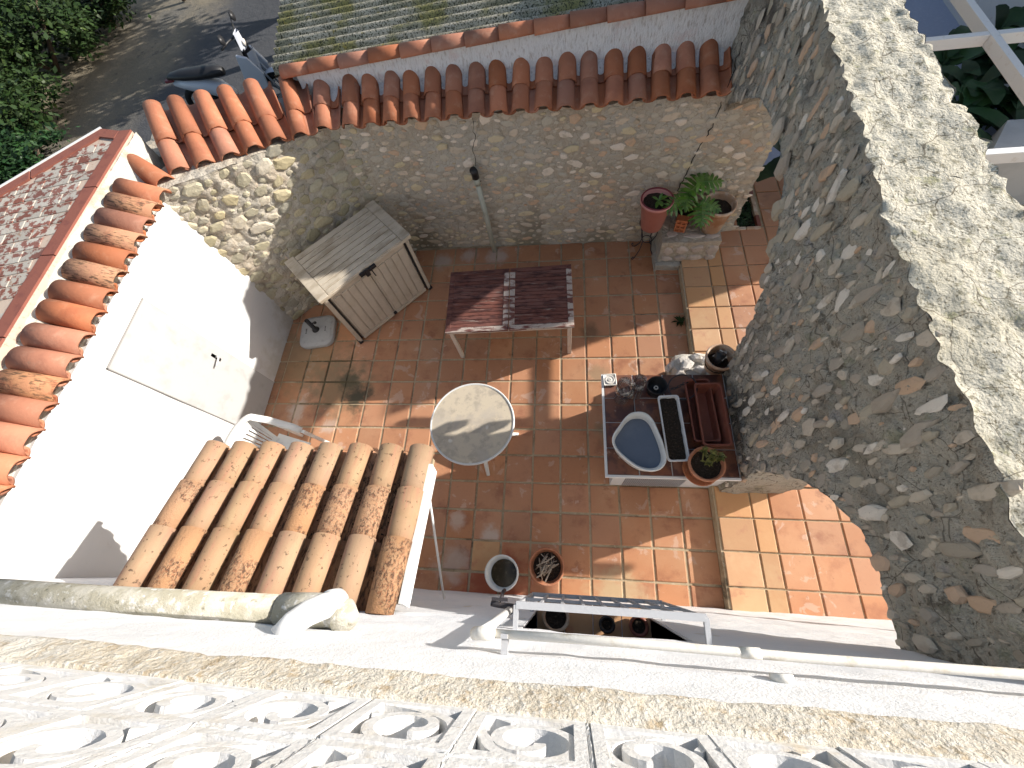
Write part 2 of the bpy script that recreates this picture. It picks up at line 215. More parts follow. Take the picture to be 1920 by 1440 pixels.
# ------------------------------------------------------------------ builders
ORG = {}
class MB:
    def __init__(s): s.v = []; s.f = []; s.m = []
    def add(s, vs, fs, mi=0):
        k = len(s.v); s.v += [Vector(v) for v in vs]; s.f += [tuple(k+i for i in f) for f in fs]; s.m += [mi]*len(fs); return s
    def box(s, x0, x1, y0, y1, z0, z1, mi=0, T=None):
        vs = [Vector((x, y, z)) for z in (z0, z1) for x, y in ((x0, y0), (x1, y0), (x1, y1), (x0, y1))]
        if T: vs = [T @ v for v in vs]
        return s.add(vs, [(3, 2, 1, 0), (4, 5, 6, 7), (0, 1, 5, 4), (1, 2, 6, 5), (2, 3, 7, 6), (3, 0, 4, 7)], mi)
    def bar(s, a, b, w, h=None, up=(0, 0, 1), mi=0):
        a = Vector(a); b = Vector(b); h = h or w; y = (b-a); L = y.length; y.normalize(); x = y.cross(Vector(up))
        if x.length < 1e-4: x = y.cross(Vector((1, 0, 0)))
        x.normalize(); z = x.cross(y)
        T = Matrix((( x.x, y.x, z.x, a.x), (x.y, y.y, z.y, a.y), (x.z, y.z, z.z, a.z), (0, 0, 0, 1)))
        return s.box(-w/2, w/2, 0, L, -h/2, h/2, mi, T)
    def tube(s, pts, r, n=10, closed=False, cap=True, mi=0):
        pts = [Vector(p) for p in pts]; N = len(pts); rs = r if isinstance(r, (list, tuple)) else [r]*N; k = len(s.v); px = None
        for i, p in enumerate(pts):
            if closed: t = pts[(i+1) % N]-pts[i-1]
            else: t = pts[min(i+1, N-1)]-pts[max(i-1, 0)]
            t.normalize()
            if px is None:
                px = t.cross(Vector((0, 0, 1)))
                if px.length < 1e-3: px = t.cross(Vector((1, 0, 0)))
            px = (px-t*px.dot(t)).normalized(); py = t.cross(px)
            for j in range(n):
                a = 2*math.pi*j/n; s.v.append(p+(px*math.cos(a)+py*math.sin(a))*rs[i])
        for i in range(N if closed else N-1):
            i2 = (i+1) % N
            for j in range(n):
                s.f.append((k+i*n+j, k+i*n+(j+1) % n, k+i2*n+(j+1) % n, k+i2*n+j)); s.m.append(mi)
        if cap and not closed:
            s.f.append(tuple(k+j for j in reversed(range(n)))); s.f.append(tuple(k+(N-1)*n+j for j in range(n))); s.m += [mi, mi]
        return s
    def lathe(s, prof, c=(0, 0, 0), n=24, mi=0, T=None):
        k = len(s.v); c = Vector(c)
        for r, z in prof:
            for j in range(n):
                a = 2*math.pi*j/n; v = Vector((r*math.cos(a), r*math.sin(a), z))
                if T: v = T @ v
                s.v.append(v+c)
        for i in range(len(prof)-1):
            for j in range(n):
                s.f.append((k+i*n+j, k+i*n+(j+1) % n, k+(i+1)*n+(j+1) % n, k+(i+1)*n+j)); s.m.append(mi)
        return s
    def loft(s, rings, closed=True, capa=True, capb=True, mi=0):
        k = len(s.v); n = len(rings[0])
        for r in rings: s.v += [Vector(p) for p in r]
        for i in range(len(rings)-1):
            for j in range(n if closed else n-1):
                s.f.append((k+i*n+j, k+i*n+(j+1) % n, k+(i+1)*n+(j+1) % n, k+(i+1)*n+j)); s.m.append(mi)
        if capa: s.f.append(tuple(k+j for j in reversed(range(n)))); s.m.append(mi)
        if capb: s.f.append(tuple(k+(len(rings)-1)*n+j for j in range(n))); s.m.append(mi)
        return s
    def grid(s, fn, nu, nv, mi=0):
        k = len(s.v)
        for j in range(nv+1):
            for i in range(nu+1): s.v.append(Vector(fn(i/nu, j/nv)))
        for j in range(nv):
            for i in range(nu):
                a = k+j*(nu+1)+i; s.f.append((a, a+1, a+nu+2, a+nu+1)); s.m.append(mi)
        return s
    def mesh(s, name, mats, smooth=False, off=None):
        me = bpy.data.meshes.new(name); off = off or Vector((0, 0, 0))
        me.from_pydata([(v-off)*S for v in s.v], [], s.f); me.validate()
        for m in (mats if isinstance(mats, (list, tuple)) else [mats]): me.materials.append(m)
        if len(s.m) == len(me.polygons): me.polygons.foreach_set('material_index', s.m)
        if smooth: me.polygons.foreach_set('use_smooth', [True]*len(me.polygons))
        me.update(); return me
    def build(s, name, mats, parent=None, smooth=False, bevel=0, world=False, label=None, kind=None, cat=None, group=None, base=None):
        off = None
        if parent is not None and world: off = ORG.get(parent.name)
        if parent is None and base is not None: off = Vector(base)
        me = s.mesh(name, mats, smooth, off); o = bpy.data.objects.new(name, me); col.objects.link(o)
        if parent is not None: o.parent = parent; ORG[o.name] = ORG.get(parent.name, Vector((0, 0, 0)))
        else:
            ORG[o.name] = Vector(base) if base is not None else Vector((0, 0, 0)); o.location = ORG[o.name]*S
        if bevel:
            b = o.modifiers.new('bevel', 'BEVEL'); b.width = bevel*S; b.segments = 2; b.limit_method = 'ANGLE'; b.angle_limit = math.radians(40)
        tag(o, label, cat, group, kind); return o
def tag(o, label=None, cat=None, group=None, kind=None):
    if label: o['label'] = label
    if cat: o['category'] = cat
    if group: o['group'] = group
    if kind: o['kind'] = kind
    return o
def thing(name, label, cat, loc=(0, 0, 0), rz=0.0, group=None):
    o = bpy.data.objects.new(name, None); col.objects.link(o); o.location = Vector(loc)*S; o.rotation_euler = (0, 0, rz)
    o.empty_display_size = .1; ORG[o.name] = Vector(loc); return tag(o, label, cat, group)
def piece(name, me, parent, loc, axes=None, scale=(1, 1, 1), label=None, world=True):
    """a part sharing mesh data; loc in modules; axes = (x, y, z) column vectors"""
    o = bpy.data.objects.new(name, me); col.objects.link(o); o.parent = parent
    p = Vector(loc)-(ORG[parent.name] if world else Vector((0, 0, 0)))
    R = Matrix.Identity(3) if axes is None else Matrix((axes[0], axes[1], axes[2])).transposed()
    m = R.to_4x4() @ Matrix.Diagonal((*scale, 1)); m.translation = p*S; o.matrix_basis = m
    ORG[o.name] = ORG[parent.name]; tag(o, label); return o
def copy_tree(o, parent=None, loc=None, rz=None, label=None):
    c = o.copy(); col.objects.link(c); c.parent = parent
    if parent is None:
        ORG[c.name] = Vector(loc); c.location = Vector(loc)*S
        if rz is not None: c.rotation_euler = (0, 0, rz)
        if label: c['label'] = label
    for ch in list(o.children): copy_tree(ch, c)
    return c
def nz(p, sc, seed=0.0): return mn.noise(Vector((p[0]*sc+seed, p[1]*sc-seed*.7, p[2]*sc+seed*1.3)))
def fbm(p, sc, seed=0.0): return nz(p, sc, seed)+.5*nz(p, sc*2.1, seed+5)+.25*nz(p, sc*4.3, seed+9)
def axes_from(y, zhint=(0, 0, 1)):
    y = Vector(y).normalized(); x = y.cross(Vector(zhint)).normalized(); z = x.cross(y); return x, y, z

# shared lumps of stone (unit radius, flat side down)
def stone_mesh(i, mat, boxy=0.0):
    r = random.Random(100+i); n = r.choice((7, 8, 9)); b = MB(); v = []
    rad = [(.72+.4*r.random()) for _ in range(n)]
    for k, (q, z) in enumerate(((1.06, -.25), (1.0, .25), (.78, .72))):
        for j in range(n):
            a = 2*math.pi*(j+.25*math.sin(i*3+j*1.7))/n; rr = rad[j]*q*(1+.06*r.uniform(-1, 1)); v.append((rr*math.cos(a), rr*math.sin(a), z+r.uniform(-.12, .12)))
    v.append((r.uniform(-.2, .2), r.uniform(-.2, .2), .9)); f = []
    for k in range(2):
        for j in range(n): f.append((k*n+j, k*n+(j+1) % n, (k+1)*n+(j+1) % n, (k+1)*n+j))
    for j in range(n): f.append((2*n+j, 2*n+(j+1) % n, 3*n))
    b.add(v, f); return b.mesh('stone_%d' % i if False else 'stone', mat)
def stone_set(mat): return [stone_mesh(i, mat) for i in range(14)]
def lay_stones(parent, sets, surf, W, H, count, size, gap, ok=None, parts=280, seed=1, dep=(.05, .11), orient=0.0, asp=(1.2, 2.4), weight=None):
    """throws stones on a W x H surface; surf(u, v) -> (point, x axis, y axis, normal)"""
    r = random.Random(seed); placed = []; cell = {}; out = []
    g = size[1]*1.3; tries = 0
    for phase in range(3):
        smax = size[1]*(1, .62, .38)[phase]; smin = size[0] if phase == 2 else size[1]*(.6, .36)[phase]; tgt = int(count*(.22, .6, 1.0)[phase])
        tries = 0
        while len(placed) < tgt and tries < count*25:
            tries += 1
            u, v = r.uniform(0, W), r.uniform(0, H); a = r.uniform(*asp); sy = r.uniform(smin, smax)/math.sqrt(a); sx = sy*a
            if weight and r.random() > weight(u, v): continue
            if ok and not ok(u, v, sx, sy): continue
            ci, cj = int(u/g), int(v/g); bad = False
            for di in (-1, 0, 1):
                for dj in (-1, 0, 1):
                    for (pu, pv, px_, py_) in cell.get((ci+di, cj+dj), ()):
                        dx, dy = (u-pu)/(sx+px_+gap), (v-pv)/(sy+py_+gap)
                        if dx*dx+dy*dy < 1: bad = True; break
                    if bad: break
                if bad: break
            if bad: continue
            placed.append((u, v, sx, sy)); cell.setdefault((ci, cj), []).append((u, v, sx, sy))
    placed.sort(key=lambda q: -q[2]*q[3])
    stuff = MB()
    for n, (u, v, sx, sy) in enumerate(placed):
        P, X, Y, N = surf(u, v); a = orient+r.uniform(-.3, .3); X2 = X*math.cos(a)+Y*math.sin(a); Y2 = N.cross(X2); d = r.uniform(*dep)*min(1, .5+sy*3)
        me = r.choice(sets)
        if r.random() < .5: X2 = -X2; Y2 = -Y2
        if n < parts: piece('stone', me, parent, P, (X2, Y2, N), (sx, sy, d))
        else:
            k = len(stuff.v)
            for w in me.vertices:
                q = w.co/S; stuff.v.append(P+X2*q.x*sx+Y2*q.y*sy+N*q.z*d)
            for p in me.polygons: stuff.f.append(tuple(k+i for i in p.vertices)); stuff.m.append(0)
    if stuff.f: stuff.build('small_stones', sets[0].materials[0], parent, world=True, kind='stuff')
    return placed

def vecn(p, amp, sc, seed):
    return Vector((fbm(p, sc, seed), fbm(p, sc, seed+17), fbm(p, sc, seed+31)))*amp
def hexrough(b, c8, step, amp, sc, seed=0.0, faces='bftlr', fn=None, mi=0, mtop=None):
    """hexahedron from 8 corners (z0: 0..3 ccw, z1: 4..7), each wanted face subdivided and shifted by the same vector noise"""
    c = [Vector(v) for v in c8]
    F = {'f': (0, 1, 5, 4), 'r': (1, 2, 6, 5), 'k': (2, 3, 7, 6), 'l': (3, 0, 4, 7), 't': (4, 5, 6, 7), 'd': (3, 2, 1, 0)}
    for k in faces:
        if k not in F: continue
        A, B, C, D = (c[i] for i in F[k]); nrm = (B-A).cross(D-A).normalized()
        nu = max(1, int(max((B-A).length, (C-D).length)/step)); nv = max(1, int(max((D-A).length, (C-B).length)/step))
        def g(u, v):
            p = (A*(1-u)+B*u)*(1-v)+(D*(1-u)+C*u)*v; q = p+vecn(p, amp, sc, seed)
            return fn(p, q, nrm) if fn else q
        b.grid(g, nu, nv, mtop if (k == 't' and mtop is not None) else mi)
    return b
def c8box(x0, x1, y0, y1, z0, z1):
    return [(x0, y0, z0), (x1, y0, z0), (x1, y1, z0), (x0, y1, z0), (x0, y0, z1), (x1, y0, z1), (x1, y1, z1), (x0, y1, z1)]

def tile_mesh(name, L, r0, r1, mat, th=.055, n=12, arc=math.pi, flat=1.0):
    """half-round clay tile along +y: r0 at the eave end, r1 at the upper end"""
    b = MB(); rings = []
    for y, r in ((0, r0), (L*.5, (r0+r1)/2+.004), (L, r1)):
        out = []; inn = []
        for j in range(n+1):
            a = math.pi/2+arc/2-arc*j/n
            out.append(Vector((r*math.cos(a), y, r*math.sin(a)*flat))); inn.append(Vector(((r-th)*math.cos(a), y, (r-th)*math.sin(a)*flat)))
        rings.append(out+inn[::-1])
    b.loft(rings); return b.mesh(name, mat, smooth=True)
# ================================================================== GROUND
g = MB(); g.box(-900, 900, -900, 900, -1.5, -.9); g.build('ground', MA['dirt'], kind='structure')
# patio floor: mortar bed and square terracotta tiles
pf = bpy.data.objects.new('patio_floor', None); col.objects.link(pf); ORG[pf.name] = Vector((0, 0, 0)); tag(pf, 'patio floor of square terracotta tiles with pale grout', None, None, 'structure')
b = MB(); b.box(-14.5, 4.05, -9.2, 6.6, -.8, -.035); b.build('grout_bed', MA['grout'], pf)
def floor_tile(w, h, mat, i):
    r = random.Random(i); b = MB(); a, c = w/2, h/2; v = []
    for z, ins in ((-.06, 0), (-.012, 0), (0, .022)):
        for x, y in ((-a, -c), (a, -c), (a, c), (-a, c)): v.append((x-ins*(1 if x > 0 else -1)+r.uniform(-.006, .006), y-ins*(1 if y > 0 else -1)+r.uniform(-.006, .006), z))
    b.add(v, [(0, 1, 5, 4), (1, 2, 6, 5), (2, 3, 7, 6), (3, 0, 4, 7), (4, 5, 9, 8), (5, 6, 10, 9), (6, 7, 11, 10), (7, 4, 8, 11), (8, 9, 10, 11)]); return b.mesh('tile', mat)
FT = [floor_tile(.925, .925, MA['tile'], i) for i in range(5)]
FO = floor_tile(.925, .925, MA['tile2'], 9); FD = floor_tile(.925, .925, MA['tile_dark'], 11)
r = random.Random(3)
for i in range(-14, 4):
    for j in range(-9, 6):
        if i+.5 < -9 and j+.5 > (i+13.4)*.8+3.2: continue
        me = FT[r.randrange(5)]
        if (i, j) == (-4, -8): me = FO
        ax = (Vector((1, r.uniform(-.006, .006), r.uniform(-.006, .006))).normalized(), Vector((0, 1, r.uniform(-.006, .006))).normalized(), Vector((0, 0, 1)))
        piece('tile', me, pf, (i+.5+r.uniform(-.008, .008), j+.5+r.uniform(-.008, .008), r.uniform(-.008, .008)), ax)
# raised terrace under and beyond the arches
rf = bpy.data.objects.new('raised_floor', None); col.objects.link(rf); ORG[rf.name] = Vector((0, 0, 0)); tag(rf, 'raised terracotta floor one step above the patio beneath the arches', None, None, 'structure')
b = MB(); b.box(4.03, 6.3, -9.2, 8.5, -.8, .355); b.box(6.3, 30, -30, 6.0, -.8, .352); b.box(7.4, 30, 6.0, 30, -.8, .352); b.build('grout_bed', MA['grout'], rf)
xs = [4.01, 5.07, 5.63, 6.57, 7.59, 8.6, 9.6]
RT = {}
for k in range(len(xs)-1):
    w = xs[k+1]-xs[k]-.055
    RT[k] = [floor_tile(w, .945, MA['tile2'] if k in (0, 1) else MA['tile'], 30+k*3+i) for i in range(2)]
for k in range(len(xs)-1):
    for j in range(-9, 9):
        if k >= 4 and j > 6: pass
        if 6.2 < (xs[k]+xs[k+1])/2 < 7.4 and j >= 6: continue
        piece('tile', RT[k][r.randrange(2)], rf, ((xs[k]+xs[k+1])/2, j+.5, .4+r.uniform(-.006, .006)))
nose = MB(); nose.box(3.97, 4.03, -8.6, 4.2, -.03, .36); nose.build('step_riser', MA['grout'], rf)
# street level: terrain north and west of the patio
b = MB()
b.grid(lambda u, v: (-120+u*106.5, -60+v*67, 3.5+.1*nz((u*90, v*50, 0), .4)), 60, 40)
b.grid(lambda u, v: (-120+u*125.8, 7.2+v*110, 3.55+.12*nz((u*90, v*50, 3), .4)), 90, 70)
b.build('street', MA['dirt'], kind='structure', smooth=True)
b = MB(); b.box(-14.6, -13.6, -9, 8, -1, 3.3); b.box(-13.4, 4, 6.5, 7.4, -1, 3.3); b.build('retaining_earth', MA['dirt'], kind='structure')

# ================================================================== ARCH WALL
aw = thing('arch_wall', 'thick grey rubble stone wall with two arched openings and a pale sunlit top, right of the patio', 'wall', (5.1, -3.4, 0))
X0, X1 = 4.2, 6.15
def top_z(Y): return 9.42 if Y < 7.9 else 10.9
def arch1(Y):      # opening between pillar (Y=-1.75) and back wall
    t = (Y-(-1.65))/(5.95+1.65)
    if t <= 0: return 3.2
    t = min(t, 1)
    return 3.1+4.35*(math.sin(math.pi*min(1, max(0, t))**.92)**.5 if t < .56 else (1-((t-.56)/.44)**2.4*.42)*math.sin(math.pi*.56**.92)**.5)
def arch2(Y):
    t = (-5.2-Y)/3.6; t = max(0, min(1, t)); return 3.6+3.35*math.sin(min(math.pi/2, math.pi/2*(t/.62)))**.75
def ring(pts, x): return [(x, y, z) for y, z in pts]
def awx(Y, z):      # the face draws back a little towards the far top
    k = max(0, min(1, (z-6)/3)); return .078*max(0, Y+2.5)*k*min(1, (8-Y)/4 if Y > 4 else 1) if Y < 8 else 0
def arch_push(p, q, nrm):
    if p.z > 8.9: k9 = min(1, (p.z-8.9)/.4); q = q+Vector((nz(p, 4.2, 11), nz(p, 4.2, 12), nz(p, 4.2, 13)))*(.018+.075*min(1, max(0, 1-min(p.x-X0, X1-p.x)/.3)))*k9
    if nrm.x < -.3: q = q+Vector((-1, 0, 0))*(.07*nz(p, .5, 3)+.075*nz(p, 3.0, 8)+.05*nz(p, 7.5, 2))*max(0, min(1, (top_z(p.y)-p.z)/.35))
    if nrm.z > .6: q.z += .03*nz(p, 3, 4)
    q.x += awx(p.y, p.z)*(1-.7*max(0, min(1, (p.x-X0)/(X1-X0)))); return q
AMP, ASC = .065, 1.9
b = MB(); core = MB()
def awcol(y0, y1, lo0, lo1, ends='', up=0.0):
    h0, h1 = top_z(y0), top_z(y1)
    hexrough(b, [(X0, y0, lo0), (X1, y0, lo0+up), (X1, y1, lo1+up), (X0, y1, lo1), (X0, y0, h0), (X1, y0, h0-.12), (X1, y1, h1-.12), (X0, y1, h1)], .068, AMP, ASC, 2.0, 'tlrd'+ends, arch_push, 0, 1)
    core.box(X0+.2+awx(y0, 9)*1.2, X1-.15, y0, y1, max(lo0, lo1)+.2+up, min(h0, h1)-.3)
def cols(ys, lo, ends=('', ''), up=0.0):
    for i in range(len(ys)-1): awcol(ys[i], ys[i+1], lo(ys[i]), lo(ys[i+1]), (ends[0] if i == 0 else '')+(ends[1] if i == len(ys)-2 else ''), up)
fr_range = lambda a, c, n: [a+(c-a)*i/n for i in range(n+1)]
cols(fr_range(-9.2, -5.2, 14), arch2, up=1.0); cols([-5.2, -3.4, -1.7], lambda Y: 0.0, ('f', 'k'))
hexrough(b, [(4.9, -1.75, 0), (6.1, -1.75, 0), (6.1, -.5, 0), (5.9, -.5, 0), (4.9, -1.75, 5.2), (6.1, -1.75, 5.2), (6.1, -.5, 6.2), (5.9, -.5, 6.2)], .12, .05, 1.7, 2.0, 'klrt', arch_push); cols(fr_range(-1.7, 5.95, 26), arch1, up=.5)
cols([5.95, 7.89], lambda Y: 0.0, ('f', '')); cols([7.91, 11, 16], lambda Y: 0.0, ('f', 'k'))
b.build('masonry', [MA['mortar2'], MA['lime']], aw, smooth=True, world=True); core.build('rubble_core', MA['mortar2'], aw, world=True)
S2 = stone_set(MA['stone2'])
def aw_surf(u, v):
    p = Vector((X0, -9+u, v)); q = p+vecn(p, AMP, ASC, 2.0); q.x -= (.07*nz(p, .5, 3)+.075*nz(p, 3.0, 8)+.05*nz(p, 7.5, 2))*max(0, min(1, (top_z(p.y)-p.z)/.35)); q.x += awx(p.y, p.z)
    return q, Vector((0, 0, 1)), Vector((0, 1, 0)), Vector((-1, 0, 0))
def aw_ok(u, v, sx, sy):
    Y = -9+u
    if v > top_z(Y)-.15: return False
    if Y < -5.2 and v < arch2(Y)+sx*.4: return False
    if -1.75 < Y < 6.0 and v < arch1(Y)+sx*.4: return False
    if Y > 6: return False
    if -5.2 < Y < -1.7 and v < 1: return False
    return True
def aw_surf2(u, v):
    P, a, b_, N = aw_surf(u, v); return P, a, N.cross(a), N
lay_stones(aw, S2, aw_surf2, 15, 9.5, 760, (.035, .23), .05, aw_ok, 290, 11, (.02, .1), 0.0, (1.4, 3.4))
# stones framing the arches
vs_me = S2
def vouss(Yc, Zc, s, xs_):
    piece('stone', R_.choice(vs_me), aw, (X0+xs_+.1, Yc, Zc), (Vector((0, 0, 1)), Vector((0, -1, 0)), Vector((-1, 0, 0))), (s*1.1, s*.6, s*.42))
for Yc, Zc, s in ((1.2, 7.25, .32), (.4, 6.75, .36), (-.2, 6.2, .34), (-.75, 5.6, .38), (-1.15, 5.0, .3), (-1.45, 4.3, .33), (-1.7, 3.6, .3), (2.2, 7.45, .3), (-5.5, 5.0, .3), (-5.9, 5.8, .26), (-6.4, 6.5, .3), (-7, 6.9, .26)):
    vouss(Yc+R_.uniform(-.05, .05), Zc+.1, s, .03)
# top: a few embedded cap stones
for q in range(0):
    Yc = R_.uniform(-8.3, 5.5); xx = R_.choice((X0+.08, X1-.05, R_.uniform(X0+.3, X1-.3)))
    piece('stone', R_.choice(S2), aw, (xx, Yc, top_z(Yc)-.06), None, (R_.uniform(.08, .2), R_.uniform(.1, .26), .07))

# ================================================================== BACK WALL (straight run + oblique run)
bw = thing('back_wall', 'rubble stone wall at the back of the patio topped with two courses of orange barrel tiles', 'wall', (-4, 5.95, 0))
BL = [(-13.6, 2.0), (-11.4, 3.72), (-9.9, 5.1), (-8.9, 5.82), (-7.6, 6.08), (-5, 6.08), (0, 5.95), (6.25, 5.82)]
def bl(u):
    """point and inward normal at arc length u along the base line"""
    for (a, b2) in zip(BL[:-1], BL[1:]):
        A = Vector((*a, 0)); B = Vector((*b2, 0)); L = (B-A).length
        if u <= L or b2 == BL[-1]: d = (B-A)/L; return A+d*u, d, Vector((d.y, -d.x, 0))
        u -= L
BLL = sum((Vector(b2)-Vector(a)).length for a, b2 in zip(BL[:-1], BL[1:]))
def bw_top(P): return 6.2+max(0, (-8.0-P.x))*.175
def bw_push(p, q, nrm):
    if p.x < -8.3 and abs(nrm.z) < .5: k = min(1, (-8.3-p.x)/1.5); q = q+Vector((.5, -.85, 0))*(k*(.09*nz(p, 2.6, 4)+.05*nz(p, 5, 7)))
    return q
b = MB()
for (p0, p1) in zip(BL[:-1], BL[1:]):
    A = Vector((*p0, 0)); B = Vector((*p1, 0)); bkA = A+Vector((-.5 if A.x < -9 else 0, 1, 0)); bkB = B+Vector((-.5 if B.x < -9 else 0, 1, 0)); c4 = [A, B, bkB, bkA]
    hexrough(b, [Vector((v.x, v.y, -.1)) for v in c4]+[Vector((v.x, v.y, bw_top(A if i in (0, 3) else B))) for i, v in enumerate(c4)], .07, .06, 1.9, 5.0, 'ft'+('r' if p1 == BL[-1] else ''), bw_push)
b.build('masonry', MA['mortar'], bw, smooth=True, world=True)
S1 = stone_set(MA['stone']); S3 = stone_set(MA['stone3'])
UB = 6.3      # arc length where the bend sits
def bw_surf(u, v):
    P, d, N = bl(u); p = Vector((P.x, P.y, v)); k = max(0, min(1, (-8.3-p.x)/1.5)); P = p+vecn(p, .06, 1.9, 5.0)+Vector((.5, -.85, 0))*(k*(.09*nz(p, 2.6, 4)+.05*nz(p, 5, 7)))
    return P, d, Vector((0, 0, 1)), N
def bw_ok(u, v, sx, sy):
    P, d, N = bl(u); return .1 < v < bw_top(P)-.1 and u > UB-.2
lay_stones(bw, S1, bw_surf, BLL, 6.1, 900, (.04, .23), .03, bw_ok, 190, 21, (.025, .085), 0.0, (1.2, 2.6))
lay_stones(bw, S3, lambda u, v: bw_surf(u, v), UB+.1, 7.2, 420, (.06, .33), .02, lambda u, v, sx, sy: .1 < v < bw_top(bl(u)[0])-.1, 105, 31, (.05, .11), 0.0, (1.1, 1.9))
# coping: mortar bed and tiles
TLB = 1.42
TB = tile_mesh('roof_tile', TLB, .3, .25, MA['roof']); TBd = tile_mesh('roof_tile', TLB, .3, .25, MA['roof_dark'])
CH = tile_mesh('channel_tile', TLB, .24, .3, MA['roof'], arc=math.pi*.8)
def cover_and_channel(parent, E, dirh, slope, meshes, nch, step, rise_first=0.0, jitter=.035, chan=True, side=None, spacing=.73):
    """a column of cover tiles starting at eave point E running upslope"""
    y = (Vector((dirh[0], dirh[1], 0)).normalized()*math.cos(slope)+Vector((0, 0, math.sin(slope)))); x, y, z = axes_from(y)
    for k in range(nch):
        yy = (y+z*.05+x*R_.uniform(-jitter, jitter)).normalized(); ax = axes_from(yy, z)
        piece('roof_tile', meshes[k % len(meshes)], parent, Vector(E)+y*(k*step+R_.uniform(-.03, .03))+x*R_.uniform(-.02, .02)+z*(.055*k+.02+R_.uniform(-.012, .012)), ax, (R_.uniform(.96, 1.04), 1, R_.uniform(.93, 1.05)))
    if chan:
        for k in range(nch):
            ax = (x, y, z); ax2 = (-x, y, -z)
            piece('roof_tile', CH, parent, Vector(E)+x*(spacing/2)+y*(k*step+.02)+z*(.19+.03*k), ax2)
sl = math.radians(21)
for i in range(17):
    X = 3.62-.728*i
    cover_and_channel(bw, (X, 5.62+.03*R_.uniform(-1, 1), 6.3+.003*i), (0.0+.04*R_.uniform(-1, 1), 1), sl, [TB], 2, .78)
# fan of longer tiles over the oblique run
E0, E1 = Vector((-8.62, 5.62, 6.42)), Vector((-13.1, 3.05, 6.98))
TLf = tile_mesh('roof_tile', 1.55, .33, .26, MA['roof'])
for i in range(7):
    t = (i+.45)/6.7; E = E0.lerp(E1, t); f = min(1, i/2.0); d = Vector((-.12, 1, 0)).lerp(Vector((-.5, .86, 0)), f)
    cover_and_channel(bw, E, (d.x, d.y), math.radians(15), [TLf if i > 1 else TB], 2, .8+.055*i, spacing=.78)
# corner tile pointing into the corner
y = (Vector((-.85, .52, 0)).normalized()*math.cos(.24)+Vector((0, 0, math.sin(.24)))); piece('roof_tile', tile_mesh('roof_tile', 2.1, .34, .24, MA['roof']), bw, (-13.15, 2.55, 7.05), axes_from(y))
# tile bed
b = MB(); b.box(-8.9, 4.1, 6.12, 7.1, 6.02, 6.2)
def obl(a0, a1, z0, z1):
    d = (E1-E0); d.z = 0; d.normalize(); nrm = Vector((d.y, -d.x, 0));
    if nrm.y < 0: nrm = -nrm
    vs = []
    for z in (z0, z1):
        for (s_, w) in ((0, a0), (1, a0), (1, a1), (0, a1)):
            P = E0.lerp(E1, s_)+nrm*w; vs.append((P.x-.3*(w > 1), P.y, z+(P.z-E0.z)+(w-a0)*.2 if z == z1 else 5.6))
    return vs
b.add(obl(.8, 2.3, 0, 6.3), [(3, 2, 1, 0), (4, 5, 6, 7), (0, 1, 5, 4), (1, 2, 6, 5), (2, 3, 7, 6), (3, 0, 4, 7)])
b.build('mortar_bed', MA['mortar_white'], bw, world=True)
# broken masonry end at the outer corner
b = MB(); b.box(-15.9, -14.2, 5.2, 6.6, 3, 6.6); b.box(-15.4, -14.0, 4.2, 5.4, 3, 6.8)
bs = thing('rubble_stub', 'broken lump of pale mortar and stone behind the tiled corner', 'masonry', (-15, 5.5, 3)); b = MB(); hexrough(b, c8box(-15.9, -14.2, 5.2, 6.6, 3, 6.6), .12, .25, .9, 8, 'ftlrk'); hexrough(b, c8box(-15.4, -14.0, 4.4, 5.4, 3, 6.75), .12, .25, .9, 8, 'ftlrk'); b.build('masonry', MA['mortar'], bs, smooth=True, world=True)
def crack(parent, pts, r, seed):
    q = random.Random(seed); P = [Vector(p) for p in pts]; L = []
    for a, c in zip(P[:-1], P[1:]):
        n = max(2, int((c-a).length/.13))
        for i in range(n): t = a.lerp(c, i/n); L.append(t+Vector((q.uniform(-.045, .045), 0, q.uniform(-.03, .03))))
    L.append(P[-1]); b = MB(); b.tube(L, [r*q.uniform(.5, 1.5) for _ in L], 5); b.build('crack', MA['crack_shade'], parent, world=True)
crack(bw, [(4.12, 5.84, 7.6), (4.1, 5.84, 6.4), (4.02, 5.84, 5.2), (3.7, 5.86, 4.0), (3.6, 5.86, 3.1), (3.5, 5.87, 2.4)], .016, 3)
crack(bw, [(-3.9, 5.98, 6.1), (-3.95, 5.98, 5.5), (-4.1, 5.98, 5.0), (-4.15, 5.98, 4.3)], .008, 5)
# ================================================================== LEFT WHITE WALL
lw = thing('white_wall', 'high whitewashed wall on the left with a flush white door and a row of orange coping tiles', 'wall', (-13.9, -3.3, 0))
b = MB(); hexrough(b, c8box(-14.8, -13.35, -9.3, 2.7, -.3, 6.8), .15, .025, .6, 1, 'ftlrk'); b.build('wall', MA['limewash'], lw, smooth=True, world=True)
# door
dr = MB(); dr.box(-13.4, -13.29, -3.36, -1.05, .06, 6.12); door = dr.build('door', M('door_paint', (.42, .42, .415), [('noise', 5, (.36, .36, .355), .5, .7), ('noise', 30, (.33, .32, .3), .68, .76)], rough=.6), lw, world=True)
dg_ = MB()
for (ya, yb, za, zb) in ((-3.38, -3.362, .0, 6.14), (-1.048, -1.03, .0, 6.14), (-3.38, -1.03, 6.122, 6.14)): dg_.box(-13.4, -13.3, ya, yb, za, zb)
dg_.build('door_gap', MA['seal'], door, world=True)
h = MB(); h.box(-13.32, -13.29, -1.5, -1.38, 2.9, 3.35); h.tube([(-13.31, -1.44, 3.15), (-13.18, -1.44, 3.15), (-13.16, -1.5, 3.15), (-13.16, -1.8, 3.12)], .03, 8); h.build('handle', MA['white_paint'], door, world=True, smooth=True)
